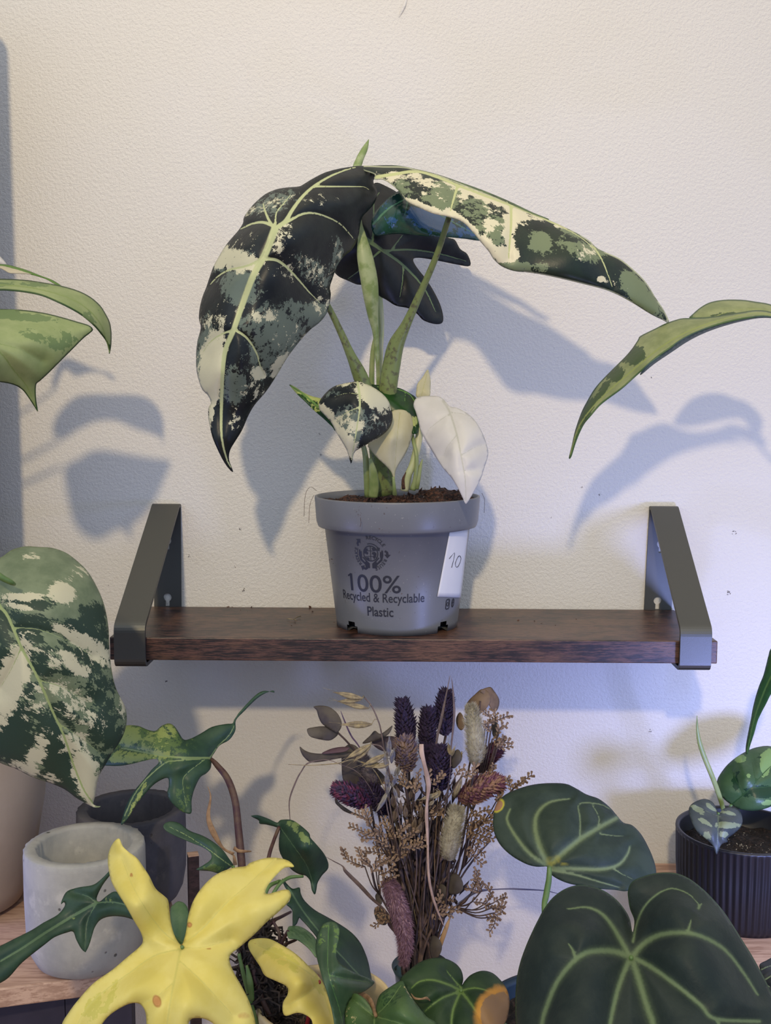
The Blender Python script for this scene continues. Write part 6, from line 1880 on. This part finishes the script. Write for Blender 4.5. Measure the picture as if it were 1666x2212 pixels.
oats('oat sprig with pale husks arching highest at upper left', [[(560, 182), (600, 230), (640, 320), (655, 380), (680, 520), (740, 800)],
     [(548, 184, 372, 150, 17), (540, 192, 395, 205, 14), (582, 243, 410, 208, 15), (600, 335, 415, 340, 20)]], .135, M_OAT)
oats('oat sprig with straw husks pointing down left in the middle', [[(600, 450), (660, 470), (690, 560), (760, 900)],
     [(592, 452, 440, 545, 18), (595, 458, 490, 560, 16), (680, 510, 540, 580, 17), (700, 565, 600, 590, 16), (640, 560, 560, 585, 14)]], .150, M_OAT)
oats('bluish straw oat sprig standing upright left of the tan seed head', [[(690, 440), (690, 640), (720, 900)],
     [(700, 520, 700, 400, 16), (715, 560, 730, 470, 15), (690, 600, 672, 480, 14), (740, 640, 760, 560, 15), (690, 690, 680, 610, 13), (720, 700, 745, 620, 13)]], .148, M_OAT_B)
oats('bluish oat sprig with drooping split husks at left', [[(690, 640), (680, 720), (720, 950)],
     [(690, 740, 620, 860, 13), (700, 720, 645, 800, 11), (725, 700, 755, 790, 11), (700, 650, 690, 760, 12)]], .150, M_OAT_B)
oats('oat sprig with husks beside the lower raffia strip', [[(960, 700), (950, 850), (920, 1100)],
     [(1000, 725, 940, 775, 17), (985, 735, 870, 780, 13), (960, 780, 930, 810, 11)]], .150, M_OAT)
oats('oat sprig between the two bunny tails', [[(1060, 480), (1050, 650), (1000, 1000)],
     [(1060, 515, 1040, 440, 14), (1085, 580, 1125, 490, 20), (1080, 760, 1125, 620, 20), (1065, 520, 1082, 460, 10)]], .146, M_OAT)
oats('cluster of brownish oat husks in the middle of the bouquet', [[(820, 760), (840, 900), (860, 1200)],
     [(730, 900, 745, 800, 18), (770, 860, 765, 770, 14), (800, 880, 790, 800, 16), (840, 960, 850, 870, 18), (880, 930, 900, 850, 18), (860, 980, 890, 900, 20), (830, 985, 815, 910, 15), (760, 760, 740, 690, 14), (820, 780, 830, 700, 14), (890, 880, 885, 800, 14),
      (730, 820, 715, 740, 14), (810, 720, 800, 640, 13)]], .145, plain('brown_husk', srgb(118, 100, 78), .75, srgb(84, 70, 64), ns=200))


# dried leaves
def dleaf(pts_outline, d, tilt, mat, parent, name='leaf'):
    xs = [p[0] for p in pts_outline]; ys = [p[1] for p in pts_outline]
    cx_, cy_ = sum(xs) / len(xs), sum(ys) / len(ys)
    return leaf(name, pts_outline, [(min(xs), cy_, d - tilt), (max(xs), cy_, d + tilt), (cx_, min(ys), d - .002), (cx_, max(ys), d + .003), (cx_, cy_, d + .003)],
                mat, parent, FJ, step=4, pillow=0, curl=.001, thick=.0004)


def euc(label, leaves, stem, d):
    o = flower('eucalyptus_sprig', label, 'dried leaf sprig', 'dried eucalyptus sprigs in the bouquet', None)
    pth_ = [J(x, y, dd) for x, y, dd in stem] + [P(905 + rb.uniform(-24, 24), 2074, VD), INV + Vector((rb.uniform(-.008, .008), rb.uniform(-.008, .008), 0))]
    add_stem(o, [Vector(p) for p in catmull(pth_, 5)], .0007)
    for ol, tl, m in leaves:
        dleaf(ol, d + rb.uniform(-.004, .004), tl, m, o)


euc('dried eucalyptus sprig with brown leaves sticking out at the far left', [
    ([(262, 232), (310, 226), (355, 235), (400, 270), (425, 320), (420, 360), (395, 382), (350, 360), (310, 330), (290, 290), (280, 255)], .004, M_EUC),
    ([(225, 362), (260, 352), (310, 346), (360, 352), (405, 372), (400, 400), (360, 428), (310, 425), (250, 410), (230, 390)], -.004, M_EUC),
    ([(182, 464), (210, 485), (250, 500), (310, 505), (380, 500), (450, 496), (480, 505), (450, 525), (380, 538), (310, 552), (245, 555), (210, 530), (190, 500)], .003, M_EUC),
    ([(310, 505), (360, 478), (420, 466), (470, 468), (450, 490), (400, 500)], .003, plain('plum_leaf', srgb(84, 60, 66), .7))],
    [(405, 385, .130), (460, 440, .130), (520, 520, .128), (640, 800, .125)], .130)
euc('dried eucalyptus sprig with broad round leaves behind the oat husks', [
    ([(430, 490), (470, 450), (520, 470), (560, 540), (640, 600), (680, 650), (650, 690), (560, 690), (480, 685), (435, 660), (425, 580)], .003, M_EUC),
    ([(545, 445), (590, 400), (618, 372), (650, 390), (690, 365), (720, 342), (700, 390), (650, 420), (590, 440)], .004, M_EUC),
    ([(600, 440), (680, 405), (745, 410), (760, 440), (720, 480), (660, 490)], .004, plain('dusk_leaf', srgb(66, 54, 62), .7)),
    ([(388, 760), (410, 790), (450, 820), (500, 850), (560, 870), (500, 862), (440, 840), (405, 810), (388, 790)], .002, M_EUC)],
    [(560, 600, .118), (640, 700, .118), (720, 900, .12)], .120)
euc('dried tan eucalyptus sprig at the upper right top of the bouquet', [
    ([(1140, 250), (1160, 200), (1200, 160), (1240, 130), (1280, 150), (1290, 200), (1260, 250), (1220, 280), (1170, 290)], .004, M_EUC_T),
    ([(1230, 140), (1285, 118), (1310, 140), (1340, 190), (1335, 240), (1310, 265), (1285, 230), (1260, 170)], -.004, M_EUC_T),
    ([(1090, 300), (1110, 265), (1130, 290), (1140, 340), (1120, 370), (1095, 345)], .003, M_EUC_T),
    ([(1300, 300), (1330, 330), (1340, 380), (1325, 420), (1300, 390)], .003, M_EUC)],
    [(1230, 200, .100), (1200, 400, .105), (1120, 800, .115)], .100)
euc('dried eucalyptus sprig with round leaves low on the right of the stems', [
    ([(1045, 1220), (1090, 1200), (1125, 1240), (1130, 1290), (1100, 1320), (1050, 1318), (1035, 1270)], .004, M_EUC),
    ([(1000, 1260), (1030, 1280), (1040, 1330), (1010, 1370), (985, 1340), (985, 1290)], .003, M_EUC),
    ([(955, 1560), (990, 1580), (1008, 1630), (990, 1680), (955, 1700), (935, 1650), (940, 1590)], .003, M_EUC),
    ([(1060, 520), (1100, 480), (1120, 520), (1100, 570), (1070, 590)], .003, M_EUC)],
    [(1050, 1290, .140), (1010, 1400, .135), (970, 1550, .13)], .145)
euc('dried eucalyptus sprig with a round leaf left of the pink foxtail', [
    ([(620, 1330), (640, 1310), (660, 1340), (655, 1380), (630, 1370)], .002, M_EUC),
    ([(615, 1410), (640, 1395), (680, 1410), (700, 1460), (680, 1500), (640, 1490), (618, 1450)], .003, M_EUC),
    ([(690, 1490), (740, 1480), (780, 1530), (770, 1560), (730, 1545)], .003, plain('plum_leaf', srgb(92, 66, 74), .7))],
    [(660, 1400, .135), (740, 1520, .13), (820, 1640, .128)], .138)


# single blades and strips
def blade(name, label, pts, mat, cat='dried grass', flat=.3, to_vase=True, group='dried grass blades in the bouquet'):
    c = [(x * FJ[2] + FJ[0], y * FJ[2] + FJ[1], d, w * FJ[2]) for x, y, d, w in pts]
    if to_vase:
        c += [(905 + rb.uniform(-26, 26), 2074, VD, pts[-1][3] * FJ[2])]
    mbx = MB()
    cc = catmull(c, 8)
    tube_into(mbx, [P(x, y, d) for x, y, d, w in cc], [max(w, .25) * m_per_px(d) for x, y, d, w in cc], 8, flat)
    o = mbx.build(name, mat, None, origin=P(cc[-1][0], cc[-1][1], cc[-1][2]))
    return tag(o, label, cat, group)


blade('raffia_strip', 'pale pink-tan raffia strip hanging down the front of the bouquet',
      [(888, 450, .168, 14), (890, 500, .170, 15), (905, 565, .170, 12), (922, 640, .169, 15), (930, 700, .168, 14), (922, 780, .168, 8), (918, 860, .168, 11), (922, 960, .168, 9), (926, 1080, .168, 7), (930, 1200, .168, 8), (945, 1300, .166, 8), (975, 1400, .164, 7), (1020, 1510, .160, 2)], M_RAF, 'ribbon', .25, False, None)
blade('dried_grass_stalk', 'tallest dried grass blade, rising above the dark seed heads', [(1055, 52, .13, 1.5), (1035, 150, .13, 4), (1005, 300, .13, 9), (975, 450, .132, 6), (960, 700, .134, 4), (940, 1200, .13, 4)], M_BLADE)
blade('dried_grass_stalk', 'dried grass blade just right of the tallest blade', [(1064, 62, .122, 1), (1075, 180, .122, 6), (1078, 300, .122, 7), (1060, 480, .124, 5), (1040, 760, .126, 4), (1000, 1200, .128, 4)], M_BLADE)
blade('dried_grass_stalk', 'pale thin straw lying level at the far left of the bouquet', [(115, 568, .15, 1.5), (250, 572, .15, 2.5), (400, 562, .15, 4), (510, 545, .148, 5), (640, 640, .145, 3), (760, 1000, .138, 3)], M_OAT)
blade('dried_grass_stalk', 'thin grey dried blade curling down at the far left', [(125, 890, .145, 2), (122, 780, .145, 4), (150, 690, .145, 5), (190, 610, .145, 4), (245, 555, .145, 4), (400, 560, .142, 2), (620, 760, .138, 2)], M_BLADE)
blade('dried_grass_stalk', 'mauve dried blade slanting up from the pink foxtail to the left', [(335, 1105, .15, 1), (380, 1130, .15, 3), (430, 1158, .15, 4), (450, 1190, .152, 11), (530, 1270, .152, 13), (600, 1345, .15, 11), (680, 1420, .146, 7), (780, 1560, .138, 5)], M_BLADE)
blade('dried_grass_stalk', 'long thin dried stalk reaching right toward the ribbed pot', [(1690, 1320, .08, 2), (1600, 1300, .085, 4), (1460, 1292, .09, 6), (1400, 1290, .092, 5), (1290, 1295, .10, 5), (1200, 1310, .11, 13), (1130, 1360, .12, 13), (1085, 1400, .13, 8), (1000, 1560, .13, 5)], plain('blue_grey_blade', srgb(96, 92, 104), .7))
blade('dried_grass_stalk', 'dried blade slanting right behind the lower bunny tail', [(1290, 1010, .11, 4), (1200, 1110, .115, 6), (1110, 1240, .12, 6), (1000, 1450, .125, 6)], M_TWIG)
blade('dried_grass_stalk', 'short violet blade between the far left leaves', [(420, 258, .12, 1.5), (440, 310, .12, 4), (480, 400, .12, 5), (530, 470, .12, 4), (620, 640, .12, 3)], plain('violet_blade', srgb(92, 72, 100), .7))
blade('dried_grass_stalk', 'broad yellow-tan dried blade low at right beside the vase mouth', [(1055, 1455, .135, 4), (1035, 1510, .137, 12), (1010, 1580, .137, 14), (990, 1640, .134, 9)], plain('tan_blade', srgb(184, 146, 98), .7))
blade('dried_grass_stalk', 'thin straight straw right of the raffia strip', [(985, 690, .15, 2), (980, 850, .15, 3), (965, 1100, .148, 3), (960, 1300, .145, 3)], M_EUC_T)

# tangle of stalks and dry leaves that fills the bunch
mb = MB(); mb2 = MB()
for k in range(95):
    top = J(rb.uniform(690, 1120), rb.uniform(780, 1250), VD + rb.uniform(-.016, .012))
    nk = P(905 + rb.uniform(-40, 40), 2066, VD + rb.uniform(-.010, .010))
    low = INV + Vector((rb.uniform(-.012, .012), rb.uniform(-.012, .012), .01))
    m_ = top.lerp(nk, .55) + Vector((rb.uniform(-.004, .004), 0, 0))
    c = [Vector(p) for p in catmull([top, m_, nk, low], 6)]
    r = rb.uniform(.0005, .0013)
    tube_into(mb if k % 2 else mb2, c, [r * .5] + [r] * (len(c) - 1), 6)
for k in range(260):
    p = J(rb.uniform(700, 1110), rb.uniform(720, 1420), VD + rb.uniform(-.014, .016))
    a = rb.uniform(-.7, .7)
    d_ = Vector((math.sin(a), rb.uniform(-.4, .4), math.cos(a))).normalized()
    L = rb.uniform(.006, .015); sd_ = d_.cross(Vector((0, -1, 0))).normalized() * rb.uniform(.0008, .002)
    mm = mb if k % 3 else mb2
    mm.add([p, p + d_ * L * .5 + sd_, p + d_ * L, p + d_ * L * .5 - sd_, p + d_ * L * .45 + Vector((0, -.0009, 0)), p + d_ * L * .45 + Vector((0, .0006, 0))],
           [(0, 1, 4), (1, 2, 4), (2, 3, 4), (3, 0, 4), (0, 5, 1), (1, 5, 2), (2, 5, 3), (3, 5, 0)])
o = mb.build('dried_stalks', plain('brown_stalks', srgb(104, 84, 72), .8, srgb(70, 56, 54), ns=150), None, origin=INV)
tag(o, 'tangle of brown dried stalks and leaves filling the bouquet', 'dried stalks', kind='stuff')
o = mb2.build('dried_stalks', plain('violet_brown_stalks', srgb(64, 52, 56), .8, srgb(48, 40, 46), ns=150), None, origin=INV)
tag(o, 'darker dried stalks between the brown ones in the bouquet', 'dried stalks', kind='stuff')

# ------------------------------------------------------------------ crumbs on the shelf
rg = random.Random(33)
shelf_crumbs = ((495, 1310, 3), (503, 1311, 2), (545, 1310, 2.4), (520, 1319, 2), (535, 1322, 2), (672, 1308, 4), (675, 1322, 3.4), (696, 1310, 2), (598, 1350, 1.4), (630, 1352, 1.6),
                (1120, 1341, 2.6), (1155, 1342, 2), (1170, 1347, 1.4), (1245, 1338, 1.4), (1060, 1335, 1.4), (1402, 1341, 2), (730, 1350, 3), (722, 1345, 2), (1200, 1351, 1.3))
mb = MB()
for k, (x, y, s_) in enumerate(shelf_crumbs):
    q = on_height(x, y, shz(0, ZT) + SH_SLOPE * (x - 833) * .00033)
    crumb_r = s_ * .00032
    a, b, c = (Vector([rg.gauss(0, 1), rg.gauss(0, 1), rg.gauss(0, .4)]).normalized() for _ in range(3))
    p = Vector((q.x, min(q.y, -.004), shz(q.x, ZT) + crumb_r * .5))
    pts = [p + a * crumb_r * 1.6, p - a * crumb_r * 1.4, p + b * crumb_r, p - b * crumb_r, p + c * crumb_r * .6, p - c * crumb_r * .5]
    mb.add(pts, [(0, 2, 4), (0, 4, 3), (0, 3, 5), (0, 5, 2), (1, 4, 2), (1, 3, 4), (1, 5, 3), (1, 2, 5)])
tag(mb.build('soil_crumbs', M_CHIP, shelf, smooth=False), kind='stuff')
mb = MB()
for pts in ([(620, 1336), (634, 1338), (642, 1333), (650, 1331)], [(634, 1338), (640, 1340)]):
    c = [on_height(x, y, ZT + .0018) for x, y in pts]
    tube_into(mb, c, [.0003] * len(c), 5)
tag(mb.build('dry_fibre', M_OAT, None, origin=on_height(635, 1337, ZT)), 'pale dry root fibre lying on the shelf left of the grey pot', 'fibre')
